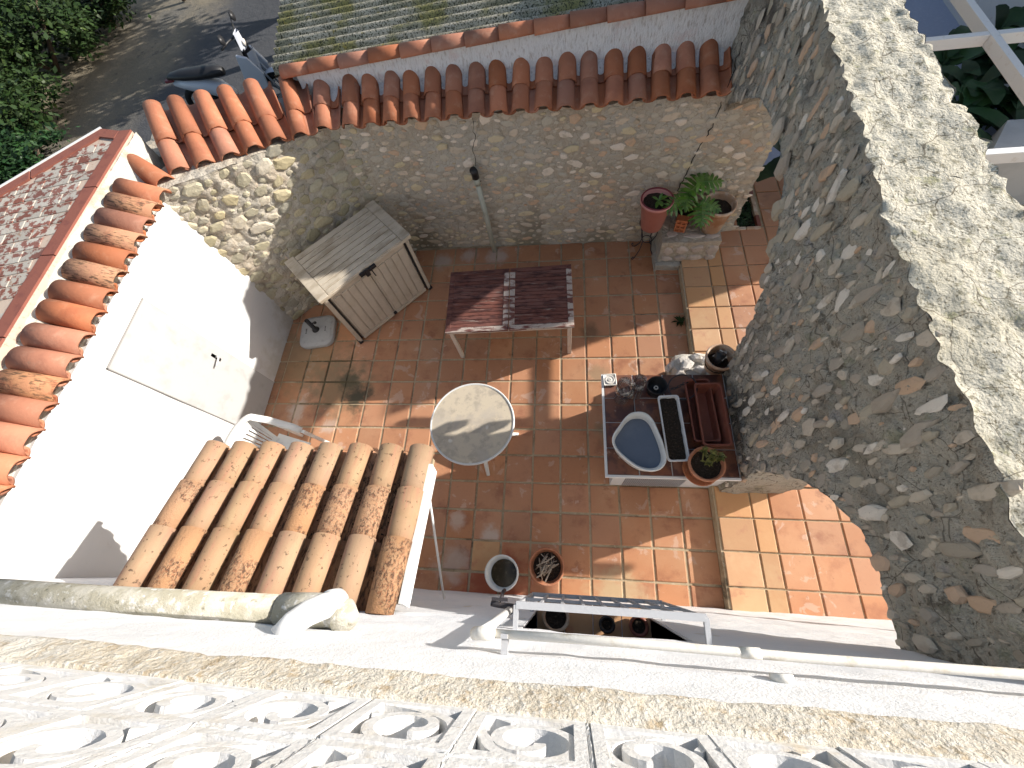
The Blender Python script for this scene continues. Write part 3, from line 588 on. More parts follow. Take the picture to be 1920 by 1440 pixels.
# coping
TL1 = tile_mesh('roof_tile', 1.28, .35, .345, MA['roof']); TL2 = tile_mesh('roof_tile', 1.28, .35, .345, MA['roof_dark'])
CHl = tile_mesh('channel_tile', 1.4, .22, .26, MA['roof'], arc=math.pi*.8)
ys = [1.98, 1.4, .78, .17, -.48, -1.12, -1.79, -2.45, -3.14, -3.8, -4.44, -5.07, -5.73, -6.4, -7.05, -7.7, -8.3]
dark = {2, 4, 9, 1}
for k, y_ in enumerate(ys):
    yv = (Vector((-1, .10+R_.uniform(-.03, .03), 0)).normalized()*math.cos(.31)+Vector((0, 0, math.sin(.31))))
    piece('roof_tile', (TL2 if k in (1, 3, 5, 10) else TL1), lw, (-12.98, y_, 6.98), axes_from(yv), label=('roof tile blackened with lichen' if k in (1, 3, 5, 10) else None))
    yc = yv; x, yy, z = axes_from(yc); piece('roof_tile', CHl, lw, Vector((-13.05, y_-.33, 6.97))+z*.2, (-x, yy, -z))
b = MB(); hexrough(b, [(-14.7, -9.3, 6.0), (-13.5, -9.3, 6.0), (-13.5, 2.5, 6.0), (-14.35, 4.2, 6.0), (-14.7, -9.3, 7.72), (-13.45, -9.3, 6.84), (-13.45, 2.6, 6.88), (-14.35, 4.25, 7.72)], .1, .05, 1.6, 3, 'ftrk')
b.build('mortar_fillet', MA['mortar_white'], lw, smooth=True, world=True)
# ================================================================== NEIGHBOUR'S BRICK-PATTERNED ROOF
nr = thing('brick_roof', "neighbour's flat roof of flaking red bricks with solid red edging beyond the white wall", 'roof', (-17, 0, 7))
C0, C1, C2 = Vector((-14.5, 4.3, 7.74)), Vector((-14.15, -11, 7.74)), Vector((-15.7, 4.5, 7.74)); far = Vector((-3.0, -3.2, 0)).normalized()
C3 = C2+far*22
b = MB(); b.add([C0, C1, (-32, -11, 7.74), C3, C2], [(4, 3, 2, 1, 0)]); q = [Vector(v) for v in b.v]
b.add([v+Vector((0, 0, -4.4)) for v in q], [(0, 1, 2, 3, 4)]); b.f += [(j, j+5, (j+1) % 5+5, (j+1) % 5) for j in range(5)]; b.m += [0]*5
b.f = [tuple(reversed(f)) for f in b.f]
b.build('roof_slab', MA['brickjoint'], nr, world=True)
def edge_strip(A, Bp, w, inward, z=.06):
    A = Vector(A); Bp = Vector(Bp); I = Vector(inward).normalized()*w; bb = MB(); u = Vector((0, 0, z))
    bb.add([A, Bp, Bp+I, A+I, A+u, Bp+u, Bp+I+u, A+I+u], [(0, 1, 2, 3), (7, 6, 5, 4), (0, 4, 5, 1), (1, 5, 6, 2), (2, 6, 7, 3), (3, 7, 4, 0)]); return bb
def strip(A, Bp, w, inward, n):
    A = Vector(A); Bp = Vector(Bp)
    for k in range(n):
        a = A.lerp(Bp, k/n); c = A.lerp(Bp, (k+1)/n-.0025); edge_strip(a, c, w, inward).build('edging', MA['redpaint'], nr, world=True)
strip(C0+Vector((-.0, 0, 0)), C1, .42, (-1, 0, 0), 6); strip(C2, C3, .4, (.6, -1, 0), 9); strip(C0+Vector((-.44, 0, .003)), C2, .36, (0, -1, 0), 2)
wl_ = MB(); wl_.bar(C2+Vector((-.03, .05, .02)), C3+Vector((-.03, .05, .02)), .09, .12); wl_.build('white_edge', MA['white_paint'], nr, world=True)
ba = math.radians(11); bx = Vector((math.cos(ba), math.sin(ba), 0)); by = Vector((-bx.y, bx.x, 0))
def brick_mesh(i, L=.835):
    rr = random.Random(i); bb = MB(); a, c = L/2, .192; v = []
    for z, ins in ((0, 0), (.01, 0), (.018, .012)):
        for x, y in ((-a, -c), (a, -c), (a, c), (-a, c)): v.append((x-ins*(1 if x > 0 else -1), y-ins*(1 if y > 0 else -1), z))
    bb.add(v, [(0, 1, 5, 4), (1, 2, 6, 5), (2, 3, 7, 6), (3, 0, 4, 7), (4, 5, 9, 8), (5, 6, 10, 9), (6, 7, 11, 10), (7, 4, 8, 11), (8, 9, 10, 11)]); return bb.mesh('brick', MA['paintbrick'])
BM = [brick_mesh(i) for i in range(3)]; BH = brick_mesh(5, .4); cnt = 0; Oo = Vector((-14.95, 3.7, 7.742)); stuffb = []
nf = Vector((far.y, -far.x, 0)); nf = nf if nf.dot(Vector((1, -1, 0))) > 0 else -nf
for rr in range(-3, 30):
    for c in range(0, 18):
        P = Oo-by*(rr*.425)-bx*(c*.87+(.43 if rr % 2 else 0)+.1)
        xe = -14.5+(4.3-P.y)/15.3*.35-.45
        me = R_.choice(BM)
        if P.x > xe: continue
        if (P-C2).dot(nf) < .25 or P.y < -8 or P.y > 4.0: continue
        if cnt < 296: piece('brick', me, nr, P, (bx, by, Vector((0, 0, 1))), (1, 1, 1)); cnt += 1
# ================================================================== UPPER WHITE WALL, RIDGE TILES, SHED ROOF
uw = thing('upper_white_wall', 'low rough white rendered wall above the back coping, capped with a line of orange ridge tiles', 'wall', (-3, 7.3, 6))
def rzx(X): return 7.42+(X+10.3)*.0475
b = MB(); hexrough(b, [(-9.8, 6.85, 6.2), (4.4, 6.85, 6.2), (4.4, 7.5, 6.2), (-9.8, 7.5, 6.2), (-9.8, 7.0, rzx(-9.8)), (4.4, 7.0, rzx(4.4)), (4.4, 7.5, rzx(4.4)), (-9.8, 7.5, rzx(-9.8))], .08, .03, 3.0, 6, 'ftlr')
b.build('wall', MA['roughwhite'], uw, smooth=True, world=True)
b = MB(); b.grid(lambda u, v: (-9.3+u*13.3, 6.45+.5*v, 6.68+.3*v+(.06*math.cos((u*13.3-9.3-3.62)/.728*2*math.pi)*(1-v))), 240, 4); b.build('mortar_fillet', MA['roughwhite'], uw, world=True, smooth=True)
RG = tile_mesh('ridge_tile', 1.16, .31, .26, MA['roof'], arc=math.pi*.9)
for k in range(14):
    X = -10.25+k*1.07; yv = Vector((1, .02+R_.uniform(-.01, .01), .0475)); ax = axes_from(yv)
    piece('ridge_tile', RG, uw, (X, 7.12, rzx(X)-.03+.02*(k % 2)), ax)
sh = thing('shed', 'low shed behind the back wall under a mossy corrugated cement roof', 'shed', (-3, 11, 3.5))
def corr(u, v):
    X = -10.75+u*16-.25*(v*8); Y = 7.3+v*8.2; z = rzx(X)+.02+.12*math.sin(Y/.5*2*math.pi); return (X, Y, z)
b = MB(); b.grid(lambda u, v: (lambda p: p)(corr(u, v)), 30, 230); b.grid(lambda u, v: tuple(Vector(corr(1-u, v))-Vector((0, 0, .06))), 30, 230)
b.grid(lambda u, v: tuple(Vector(corr(0, u))-Vector((0, 0, .06*v))), 230, 1); b.build('corrugated_roof', MA['asbestos'], sh, world=True, smooth=True)
b = MB(); b.box(-10.4, 5, 7.6, 15.0, 3.4, 7.3); b.build('shed_wall', MA['limewash'], sh, world=True)
# ================================================================== HOUSE FACADE, WINDOW, BAND
hs = thing('house_facade', 'pale blue white rendered house wall directly below the camera with a barred window', 'house', (-3, -8.7, 0))
FY = -8.62; WX0, WX1, WZ0, WZ1 = -1.42, .98, 4.6, 7.9
def rough_panel(x0, x1, z0, z1, step, amp=.02):
    b = MB(); nx = max(2, int((x1-x0)/step)); nz_ = max(2, int((z1-z0)/step))
    b.grid(lambda u, v: (x0+u*(x1-x0), FY+amp*fbm((x0+u*(x1-x0), 0, z0+v*(z1-z0)), 1.6, 2), z0+v*(z1-z0)), nx, nz_); return b
b = MB(); b.box(-14.8, WX0, FY-1.2, FY-.03, 0, 11.1); b.box(WX1, 14, FY-1.2, FY-.03, 0, 11.1); b.box(WX0, WX1, FY-1.2, FY-.03, 0, WZ0); b.box(WX0, WX1, FY-1.2, FY-.03, WZ1, 11.1)
b.build('wall_core', MA['facade'], hs, world=True)
pb = MB()
for (a0, a1, c0, c1) in ((-14, WX0, 0, 11.15), (WX1, 12, 0, 11.15), (WX0, WX1, 0, WZ0), (WX0, WX1, WZ1, 11.15)):
    q = rough_panel(a0, a1, c0, c1, .13 if c1 > 9 else .2); pb.add(q.v, [tuple(f) for f in q.f])
# reveals
pb.add([(WX0, FY+.01, WZ0), (WX0, FY-.55, WZ0), (WX0, FY-.55, WZ1), (WX0, FY+.01, WZ1)], [(0, 1, 2, 3)]); pb.add([(WX1, FY+.01, WZ0), (WX1, FY-.55, WZ0), (WX1, FY-.55, WZ1), (WX1, FY+.01, WZ1)], [(3, 2, 1, 0)])
pb.build('render_coat', MA['facade'], hs, world=True, smooth=True)
bd = MB()
def bandf(u, v):
    X = -14+u*26; prof = [(-8.62, 11.05), (-8.58, 11.16), (-8.67, 11.47), (-8.8, 11.5)]; k = v*3; i = min(2, int(k)); f = k-i
    y = prof[i][0]*(1-f)+prof[i+1][0]*f; z = prof[i][1]*(1-f)+prof[i+1][1]*f; w = fbm((X, y*2, z), 2.2, 4)
    return (X, y+.02*w+.012*nz((X, y, z), 9, 1), z+.02*nz((X, 0, z), 1.1, 7))
bd.grid(bandf, 420, 27); bd.box(-14, 12, -10, -8.76, 10.9, 11.45); bd.build('slab_edge', MA['band'], hs, world=True, smooth=True)
fr_ = MB(); yb = FY-.5
for (a0, a1, c0, c1) in ((WX0, WX0+.16, WZ0, WZ1), (WX1-.16, WX1, WZ0, WZ1), (-.3, -.14, WZ0, WZ1), (WX0, WX1, WZ0, WZ0+.14), (WX0, WX1, WZ1-.14, WZ1)): fr_.box(a0, a1, yb-.1, yb, c0, c1)
w_ = fr_.build('window', MA['white_paint'], hs, world=True); pn = MB(); pn.box(WX0+.1, WX1-.1, yb-.07, yb-.05, WZ0+.1, WZ1-.1); pn.build('pane', MA['pane'], w_, world=True)
sl_ = MB()
for k in range(4): sl_.box(WX0+k*.6+.01, WX0+(k+1)*.6-.01, FY-.5, FY+.22, WZ0-.06, WZ0+.03)
sl_.build('sill', MA['tile2'], w_, world=True)
# parapet of pierced blocks
pp = thing('block_parapet', 'white parapet of pierced concrete blocks with curled ribs along the bottom edge of the picture', 'parapet', (0, -8.9, 11.3))
PB = .742; dpt = .5; PZ = 11.46
def ribbon(b, pts, t, y0=0.0, y1=-dpt):
    """wall-like rib following pts (x,z), thickness t, running back in y"""
    n = len(pts); L = []; Rr = []
    for i, p in enumerate(pts):
        a = Vector(pts[max(0, i-1)]); c = Vector(pts[min(n-1, i+1)]); d = (c-a).normalized(); nn = Vector((-d.y, d.x)); P = Vector(p); L.append(P+nn*t/2); Rr.append(P-nn*t/2)
    k = len(b.v)
    for i in range(n):
        for q, y in ((L[i], y0), (Rr[i], y0), (Rr[i], y1), (L[i], y1)): b.v.append(Vector((q.x, y, q.y)))
    for i in range(n-1):
        for j in range(4): b.f.append((k+i*4+j, k+i*4+(j+1) % 4, k+(i+1)*4+(j+1) % 4, k+(i+1)*4+j)); b.m.append(0)
    b.f.append((k, k+1, k+2, k+3)); b.f.append(tuple(k+(n-1)*4+j for j in (3, 2, 1, 0))); b.m += [0, 0]
def block(v):
    b = MB(); h = PB/2-.012; t = .075
    b.box(-h, h, -dpt, 0, -h, -h+t); b.box(-h, h, -dpt, 0, h-t, h); b.box(-h, -h+t, -dpt, 0, -h+t, h-t); b.box(h-t, h, -dpt, 0, -h+t, h-t)
    c0 = Vector((.045, .035)); pts = [(-h+.03, -h+.03), (-.3, -.12), (-.262, .0)]
    for i in range(24):
        a = math.radians(172-i*12.5); rr = .268-.0012*i; pts.append((c0.x+rr*math.cos(a), c0.y+rr*math.sin(a)))
    for i in range(1, 13):
        a = math.radians(172-287.5-i*19); rr = .24-.0145*i; pts.append((c0.x-.02+rr*math.cos(a), c0.y+rr*math.sin(a)))
    if v: pts = [(-z, x) for x, z in pts]
    ribbon(b, pts, .07, -.012, -dpt+.02)
    ribbon(b, [(-h+.1, -h+.02), (-.1, -.24)] if not v else [(h-.02, -h+.1), (.24, -.1)], .05, -.012, -dpt+.02)
    ribbon(b, [(h-.04, h-.04), (.24, .2)] if not v else [(-h+.04, h-.04), (-.2, .24)], .06, -.012, -dpt+.02)
    return b.mesh('breeze_block', MA['block'])
BBm = [block(0), block(1)]
PY = -8.7
for row in range(3):
    for k in range(-9, 7):
        X = -1.36+PB*(k+.5)+R_.uniform(-.006, .006)-.0*row; Z = PZ+PB*(row+.5)+R_.uniform(-.005, .005)
        o = piece('breeze_block', BBm[(k+row) % 2], pp, (X, PY+R_.uniform(-.012, .012), Z))
        if (k//2+row) % 2: o.scale.x = -1
b = MB()
for row in range(4): b.grid(lambda u, v, row=row: (-8.7+u*13, PY-.004+.014*fbm((u*13, row*3, v), 15)-.03*abs(v-.5)*2, PZ+PB*row+(v-.5)*.045+.008*nz((u*13, 0, 0), 9)), 900, 4)
for k in range(-9, 8): b.grid(lambda u, v, k=k: (-1.36+PB*k+(v-.5)*.045+.008*nz((k, u*2.2, 0), 9), PY-.004+.014*fbm((k*3, u*3, v), 15)-.03*abs(v-.5)*2, PZ+u*PB*3), 200, 4)
b.build('mortar_joints', MA['block'], pp, world=True, smooth=True)
b = MB(); b.box(-8.7, 4.3, PY-dpt-.08, PY+.04, PZ+PB*3, PZ+PB*3+.25); b.build('coping', MA['block'], pp, world=True)
b = MB(); b.box(-14, 12, -30, -9.0, 11.2, 11.42); b.build('terrace_floor', MA['tile'], hs, world=True)
# ================================================================== PORCH ROOF
pr = thing('porch_roof', 'small lean-to roof of ochre barrel tiles projecting from the house over the bottom left of the patio', 'porch roof', (-6.3, -7, 6))
EV, TP = Vector((0, -5.62, 6.42)), Vector((0, -8.45, 7.08)); dv = (TP-EV); Lp = dv.length; dv.normalize(); ax = axes_from(dv)
PM = [tile_mesh('roof_tile', 1.24, .275, .24, MA['roof_old']), tile_mesh('roof_tile', 1.24, .275, .24, MA['roof_rust'])]; PCH = tile_mesh('channel_tile', 1.24, .26, .32, MA['roof_dark'], arc=math.pi*.8)
rust = {(0, 1), (1, 2), (3, 2), (4, 1), (5, 1), (6, 1), (7, 2), (1, 0)}
for i in range(8):
    X = -8.75+.702*i+(.0 if i < 7 else -.02)
    for k in range(3):
        yy = (ax[1]+ax[2]*.06+ax[0]*R_.uniform(-.015, .015)).normalized(); a2 = axes_from(yy, ax[2]); P = Vector((X, EV.y, EV.z))+ax[1]*(k*.98-.02)+ax[2]*(.07*k+.05)
        rs = (i, k) in rust and (i, k) != (1, 0)
        piece('roof_tile', PM[1] if rs else PM[0], pr, P, a2, label='roof tile crusted with dark rusty lichen' if rs else None)
        if i < 7: piece('roof_tile', PCH, pr, Vector((X+.357, EV.y+.05, EV.z+.16))+ax[1]*(k*.98)+ax[2]*(.04*k), (-ax[0], ax[1], -ax[2]))
b = MB()
def slabT(x0, x1, t0, t1, y0=.0, y1=Lp): 
    T = Matrix(((1, 0, 0, 0), (0, ax[1].y, ax[2].y, EV.y), (0, ax[1].z, ax[2].z, EV.z), (0, 0, 0, 1))); b.box(x0, x1, y0, y1, t0, t1, 0, T)
slabT(-9.0, -3.62, -.2, -.1, .1); b.build('roof_deck', MA['grout'], pr, world=True)
b = MB(); slabT(-3.61, -3.53, -.22, .16, .35, Lp+.05); b.build('barge_board', MA['white_paint'], pr, world=True)
b = MB(); b.tube([(-3.62, -6.45, 6.4), (-3.62, -8.55, 4.3)], .028, 8); b.build('brace', MA['white_paint'], pr, world=True, smooth=True)
b = MB()
for q in range(2600):
    i = R_.randrange(7); y = R_.uniform(.6, Lp-.3); X = -8.75+.702*i+.357+R_.gauss(0, .07); P = Vector((X, EV.y, EV.z))+ax[1]*y+ax[2]*(R_.uniform(0, .05)+.0)
    s_ = R_.uniform(.008, .026); n3 = [Vector((R_.uniform(-1, 1), R_.uniform(-1, 1), R_.uniform(-.6, 1)))*s_ for _ in range(4)]
    b.add([P+v for v in n3], [(0, 1, 2), (0, 2, 3), (0, 3, 1), (1, 3, 2)])
b.build('leaf_litter', MA['soil'], pr, world=True, kind='stuff')
# ================================================================== PIPES ON THE FACADE
b = MB(); Pz = 9.25
cp = thing('cement_drainpipe', 'thick lichened cement drainpipe running along the house wall above the porch roof', 'pipe', (-6, -8.45, 9.2))
b.tube([(-9.6, -8.5, Pz+.04), (-7, -8.49, Pz+.02), (-4.35, -8.45, Pz)], .175, 20); b.build('pipe', MA['cement_pipe'], cp, world=True, smooth=True)
b = MB(); b.tube([(-4.4, -8.45, Pz), (-4.05, -8.43, Pz), (-3.75, -8.42, Pz), (-3.58, -8.42, Pz-.02)], [.2, .2, .2, .2], 20)
b.tube([(-3.75, -8.42, Pz), (-3.55, -8.45, Pz+.02), (-3.47, -8.5, Pz+.1)], [.19, .19, .17], 20); b.build('collar', MA['cement_pipe'], cp, world=True, smooth=True)
b = MB(); b.tube([(-3.68, -8.34, Pz+.08), (-3.72, -8.36, Pz+.25), (-3.8, -8.42, Pz+.4), (-3.9, -8.52, Pz+.5), (-3.98, -8.66, Pz+.55)], [.155, .15, .145, .14, .14], 20)
b.tube([(-3.67, -8.33, Pz+.0), (-3.69, -8.345, Pz+.14)], [.175, .175], 20); b.build('white_elbow', MA['white_paint'], cp, world=True, smooth=True)
wp = thing('water_pipe', 'thin cream painted water pipe running along the house wall under the rough band', 'pipe', (1, -8.45, 10))
b = MB(); b.tube([(-1.68, -8.44, 9.95), (0, -8.43, 9.96), (1.5, -8.44, 9.97), (3.4, -8.43, 10.0), (4.1, -8.45, 10.0)], .043, 12); b.build('pipe', MA['cream_pipe'], wp, world=True, smooth=True)
b = MB(); b.tube([(-1.72, -8.46, 9.9), (-1.64, -8.44, 10.0), (-1.5, -8.44, 9.97)], .065, 12); b.build('joint', MA['cream_pipe'], wp, world=True, smooth=True); b = MB(); b.tube([(.9, -8.435, 9.965), (1.08, -8.435, 9.965)], .05, 12); b.build('joint', MA['cream_pipe'], wp, world=True, smooth=True)
b = MB(); b.tube([(-1.68, -8.46, 9.9), (-1.66, -8.45, 9.2), (-1.66, -8.42, 7.6)], .055, 12); b.build('downpipe', MA['white_paint'], wp, world=True, smooth=True)
b = MB(); b.box(-1.43, -1.36, -8.62, -8.43, 9.88, 9.95); b.box(-1.43, -1.36, -8.47, -8.43, 9.88, 10.02); b.build('bracket', MA['galv'], wp, world=True)
b = MB(); b.tube([(1.2, -8.64, 10.05), (1.2, -8.57, 10.04)], .1, 16); b.build('wall_flange', MA['cream_pipe'], wp, world=True, smooth=True)
tp = thing('garden_tap', 'rusty garden tap on the house wall above the white bucket', 'tap', (-1.9, -8.5, 6.6))
b = MB(); b.tube([(-1.66, -8.44, 7.6), (-1.66, -8.44, 6.6)], .05, 8); b.tube([(-1.66, -8.44, 6.7), (-1.95, -8.42, 6.7), (-2.1, -8.4, 6.7)], .05, 8); b.tube([(-1.92, -8.42, 6.7), (-1.92, -8.3, 6.68), (-1.92, -8.22, 6.55), (-1.92, -8.2, 6.35)], .035, 8)
b.tube([(-1.92, -8.32, 6.7), (-1.92, -8.32, 6.9)], .025, 8); b.bar((-2.06, -8.32, 6.9), (-1.78, -8.32, 6.9), .05); b.build('tap_body', MA['iron'], tp, world=True, smooth=False)
# window grille
wg = thing('window_grille', 'grey steel box grille projecting in front of the window on the house wall', 'grille', (-.2, -8.3, 5.2))
gx0, gx1, gy, gz0, gz1 = -1.5, 1.15, -8.3, 5.1, 8.05
for (P, Q, w, nm) in (((gx0, gy, gz1), (gx1, gy, gz1), .1, 'top_rail'), ((gx0, gy, gz0), (gx1, gy, gz0), .08, 'bottom_rail')):
    b = MB(); b.bar(P, Q, w, w*.8); b.build(nm, MA['galv'], wg, world=True)
for X in (gx0, gx1):
    for Z in (gz0, gz1): b = MB(); b.bar((X, gy, Z), (X, FY, Z), .07); b.build('return_arm', MA['galv'], wg, world=True)
for k in range(9):
    X = gx0+(gx1-gx0)*k/8; b = MB(); b.bar((X, gy, gz0), (X, gy, gz1), .045, up=(0, 1, 0)); b.build('bar', MA['galv'], wg, world=True)
b = MB(); b.bar((gx0, gy, 6.7), (gx1, gy, 6.7), .05, .03); b.build('mid_rail', MA['galv'], wg, world=True)
def pot_obj(name, label, cat, c, r0, r1, h, mat, soil=.82, rim=.06, group=None, soilm=None, n=28):
    t = thing(name, label, cat, c, 0, group); b = MB(); b.lathe([(0, 0), (r0, 0), (r1*.97, h-rim*2.2), (r1+rim*.5, h-rim*2.2), (r1+rim*.6, h), (r1-rim*.3, h), (r1-rim*.6, h-rim*2), (r1*.8, h*soil-.04)], n=n); b.build('pot_body', mat, t, smooth=True, bevel=0)
    b = MB(); b.grid(lambda u, v: ((lambda a, q: (q*math.cos(a), q*math.sin(a), h*soil+.03*fbm((q*math.cos(a)*6, q*math.sin(a)*6, 0), 1.3)))(u*2*math.pi, v*(r1-rim*.5))), 24, 6); b.build('soil', soilm or MA['soil'], t, smooth=True); return t
pot_obj('flower_pot', 'pale pot on the window sill behind the grille, left end', 'flower pot', (-1.0, -8.7, 4.64), .2, .25, .42, MA['terra_pale'])
pot_obj('flower_pot', 'small dark pot in the middle of the window sill behind the grille', 'flower pot', (.05, -8.78, 4.64), .1, .13, .3, MA['black'])
pot_obj('flower_pot', 'small brown pot at the right end of the window sill behind the grille', 'flower pot', (.7, -8.78, 4.64), .12, .16, .22, MA['brown_plastic'])

# ================================================================== GROUND FLOOR THINGS
def rot2(p, a): return (p[0]*math.cos(a)-p[1]*math.sin(a), p[0]*math.sin(a)+p[1]*math.cos(a))
def rrect(w, d, r, n=6):
    """rounded rectangle outline (x, y)"""
    o = []
    for cx, cy, a0 in ((w/2-r, d/2-r, 0), (-w/2+r, d/2-r, 90), (-w/2+r, -d/2+r, 180), (w/2-r, -d/2+r, 270)):
        for k in range(n+1): a = math.radians(a0+90*k/n); o.append((cx+r*math.cos(a), cy+r*math.sin(a)))
    return o
# --- storage cabinet
cab = thing('storage_cabinet', 'large beige plastic storage cabinet with double doors and planked lid in the back left corner', 'cabinet', (-8.33, 2.29, 0), math.radians(45.2))
W, D, H = 4.05, 2.35, 3.2
b = MB(); b.box(-W/2, -W/2+.1, 0.04, D, .06, H); b.box(W/2-.1, W/2, 0.04, D, .06, H); b.box(-W/2+.1, W/2-.1, D-.1, D, .06, H); b.box(-W/2+.1, W/2-.1, .12, D-.1, .06, .14)
b.box(-W/2+.1, W/2-.1, .1, .14, .14, H); b.build('body', MA['plastic_beige'], cab, bevel=.02)
for sx in (-1, 1):
    b = MB(); x = sx*(W/2-.05); b.box(x-.12*(sx > 0)-.0, x+.12*(sx < 0), -.03, .1, .08, H-.02); b.build('corner_post', MA['plastic_beige'], cab, bevel=.015)
    b = MB(); b.box(min(x-.1*sx, x+.08*sx), max(x-.1*sx, x+.08*sx), -.06, .2, 0, .12); b.build('foot', MA['black'], cab, bevel=.02)
    b = MB(); xx = sx*(W/2-.25); b.box(min(xx, xx+.09*sx), max(xx, xx+.09*sx), .0, .05, .2, H-.12); b.build('hinge_strip', MA['black'], cab)
    d0, d1 = (.02, W/2-.29) if sx > 0 else (-W/2+.29, -.02)
    b = MB(); b.box(d0, d1, 0, .08, .1, H-.08)
    n = 5; w = (d1-d0-.12)/n
    for k in range(n): b.box(d0+.06+k*w+.025, d0+.06+(k+1)*w-.025, -.035, .01, .32, H-.3)
    b.box(d0, d1, -.03, 0.01, .1, .26); b.box(d0, d1, -.03, .01, H-.24, H-.08)
    b.build('door', MA['plastic_beige'], cab, bevel=.012)
b = MB(); b.box(-.07, .07, -.07, -.02, .16, .3); b.build('bottom_catch', MA['black'], cab)
lidz = lambda y: H+.02+.16*(y+.1)/(D+.15)
def lidbox(b, x0, x1, y0, y1, t0, t1):
    b.add([(x0, y0, lidz(y0)+t0), (x1, y0, lidz(y0)+t0), (x1, y1, lidz(y1)+t0), (x0, y1, lidz(y1)+t0), (x0, y0, lidz(y0)+t1), (x1, y0, lidz(y0)+t1), (x1, y1, lidz(y1)+t1), (x0, y1, lidz(y1)+t1)],
        [(3, 2, 1, 0), (4, 5, 6, 7), (0, 1, 5, 4), (1, 2, 6, 5), (2, 3, 7, 6), (3, 0, 4, 7)])
b = MB(); lidbox(b, -W/2-.1, W/2+.1, -.12, D+.05, -.08, .05); lid = b.build('lid', MA['plastic_lid'], cab, bevel=.02)
for sx in (-1, 1):
    b = MB(); lidbox(b, min(sx*(W/2+.12), sx*(W/2-.3)), max(sx*(W/2+.12), sx*(W/2-.3)), -.14, D+.07, .051, .11); b.build('end_band', MA['plastic_lid'], lid, bevel=.02)
n = 9; w = (D+.12)/n
for k in range(n):
    b = MB(); lidbox(b, -W/2+.315, W/2-.315, -.12+k*w+.018, -.12+(k+1)*w-.018, .05, .105); b.build('lid_plank', MA['plastic_lid'], lid, bevel=.012)
b = MB(); b.box(-.36, .36, -.2, -.1, H-.1, H+.06); b.box(-.16, .02, -.26, -.16, H-.2, H+.12); b.box(.04, .34, -.24, -.16, H-.02, H+.06); b.tube([(.12, -.22, H+.0), (.14, -.24, H-.4)], .025, 8); b.build('handle', MA['black'], cab, bevel=.02)
# --- slatted table
tb = thing('slatted_table', 'rectangular garden table with two flaking dark red slatted panels and pale metal legs', 'table', (-2.9, 1.42, 0), math.radians(1.9))
TW, TD, TZ = 4.72, 2.78, 2.2
for sx in (-1, 1):
    x0, x1 = (0.015, TW/2) if sx > 0 else (-TW/2, -.015)
    for (a0, a1, c0, c1, nm) in ((x0, x1, -TD/2, -TD/2+.19, 'end_rail'), (x0, x1, TD/2-.19, TD/2, 'end_rail'), (x0, x0+.2, -TD/2+.195, TD/2-.195, 'side_rail'), (x1-.2, x1, -TD/2+.195, TD/2-.195, 'side_rail')):
        b = MB(); b.box(a0, a1, c0, c1, TZ-.1, TZ+.012); pale = (sx > 0 and (nm == 'side_rail' or c0 < 0)) or (sx < 0 and a1 > -.1 and nm == 'side_rail') or (c0 < 0 and nm == 'end_rail')
        b.build(nm, MA['wood_bare' if pale else 'wood'], tb, bevel=.012)
    n = 15; w = (TD-.4)/n
    for k in range(n):
        b = MB(); y0_ = -TD/2+.2+k*w; b.box(x0+.202, x1-.202, y0_+.009, y0_+w-.009, TZ-.06+R_.uniform(-.008, .008), TZ); b.build('slat', MA['wood'], tb)
b = MB()
b.box(-TW/2+.08, TW/2-.08, -TD/2+.08, -TD/2+.2, TZ-.26, TZ-.1); b.box(-TW/2+.08, TW/2-.08, TD/2-.2, TD/2-.08, TZ-.26, TZ-.1); b.box(-TW/2+.08, -TW/2+.2, -TD/2+.2, TD/2-.2, TZ-.26, TZ-.1); b.box(TW/2-.2, TW/2-.08, -TD/2+.2, TD/2-.2, TZ-.26, TZ-.1)
b.build('apron', MA['white_metal'], tb, bevel=.01)
for sx in (-1, 1):
    for sy in (-1, 1):
        b = MB(); x, y = sx*(TW/2-.16), sy*(TD/2-.16); b.box(x-.075, x+.075, y-.06, y+.06, 0, TZ-.1); b.build('leg', MA['white_metal'], tb, bevel=.01)
# --- round table
rt = thing('round_table', 'small round white plastic table with a stained marbled top in the middle of the patio', 'table', (-3.88, -3.5, 0), .5)
b = MB(); RR = 1.42; z = 2.2; b.lathe([(0, z-.03), (RR-.06, z-.03), (RR-.03, z+.005), (RR, z-.01), (RR+.005, z-.06), (RR-.02, z-.16), (RR-.08, z-.16), (RR-.08, z-.07), (0, z-.07)], n=64)
top = b.build('tabletop', MA['white_plastic'], rt, smooth=True)
b = MB(); b.lathe([(0, z-.026), (RR-.09, z-.026), (RR-.06, z-.022)], n=64); b.build('marbled_inlay', MA['table_marble'], top)
b = MB(); b.lathe([(.12, .5), (.1, 1.2), (.14, z-.3), (.4, z-.08)], n=16); b.build('column', MA['white_plastic'], rt, smooth=True)
for k in range(4):
    a = math.radians(-78+90*k)-.5; b = MB(); b.tube([(.08*math.cos(a), .08*math.sin(a), .75), (.5*math.cos(a), .5*math.sin(a), .55), (1.05*math.cos(a), 1.05*math.sin(a), .22), (1.32*math.cos(a), 1.32*math.sin(a), .05)], [.1, .085, .075, .065], 8); b.build('leg', MA['white_plastic'], rt, smooth=True)
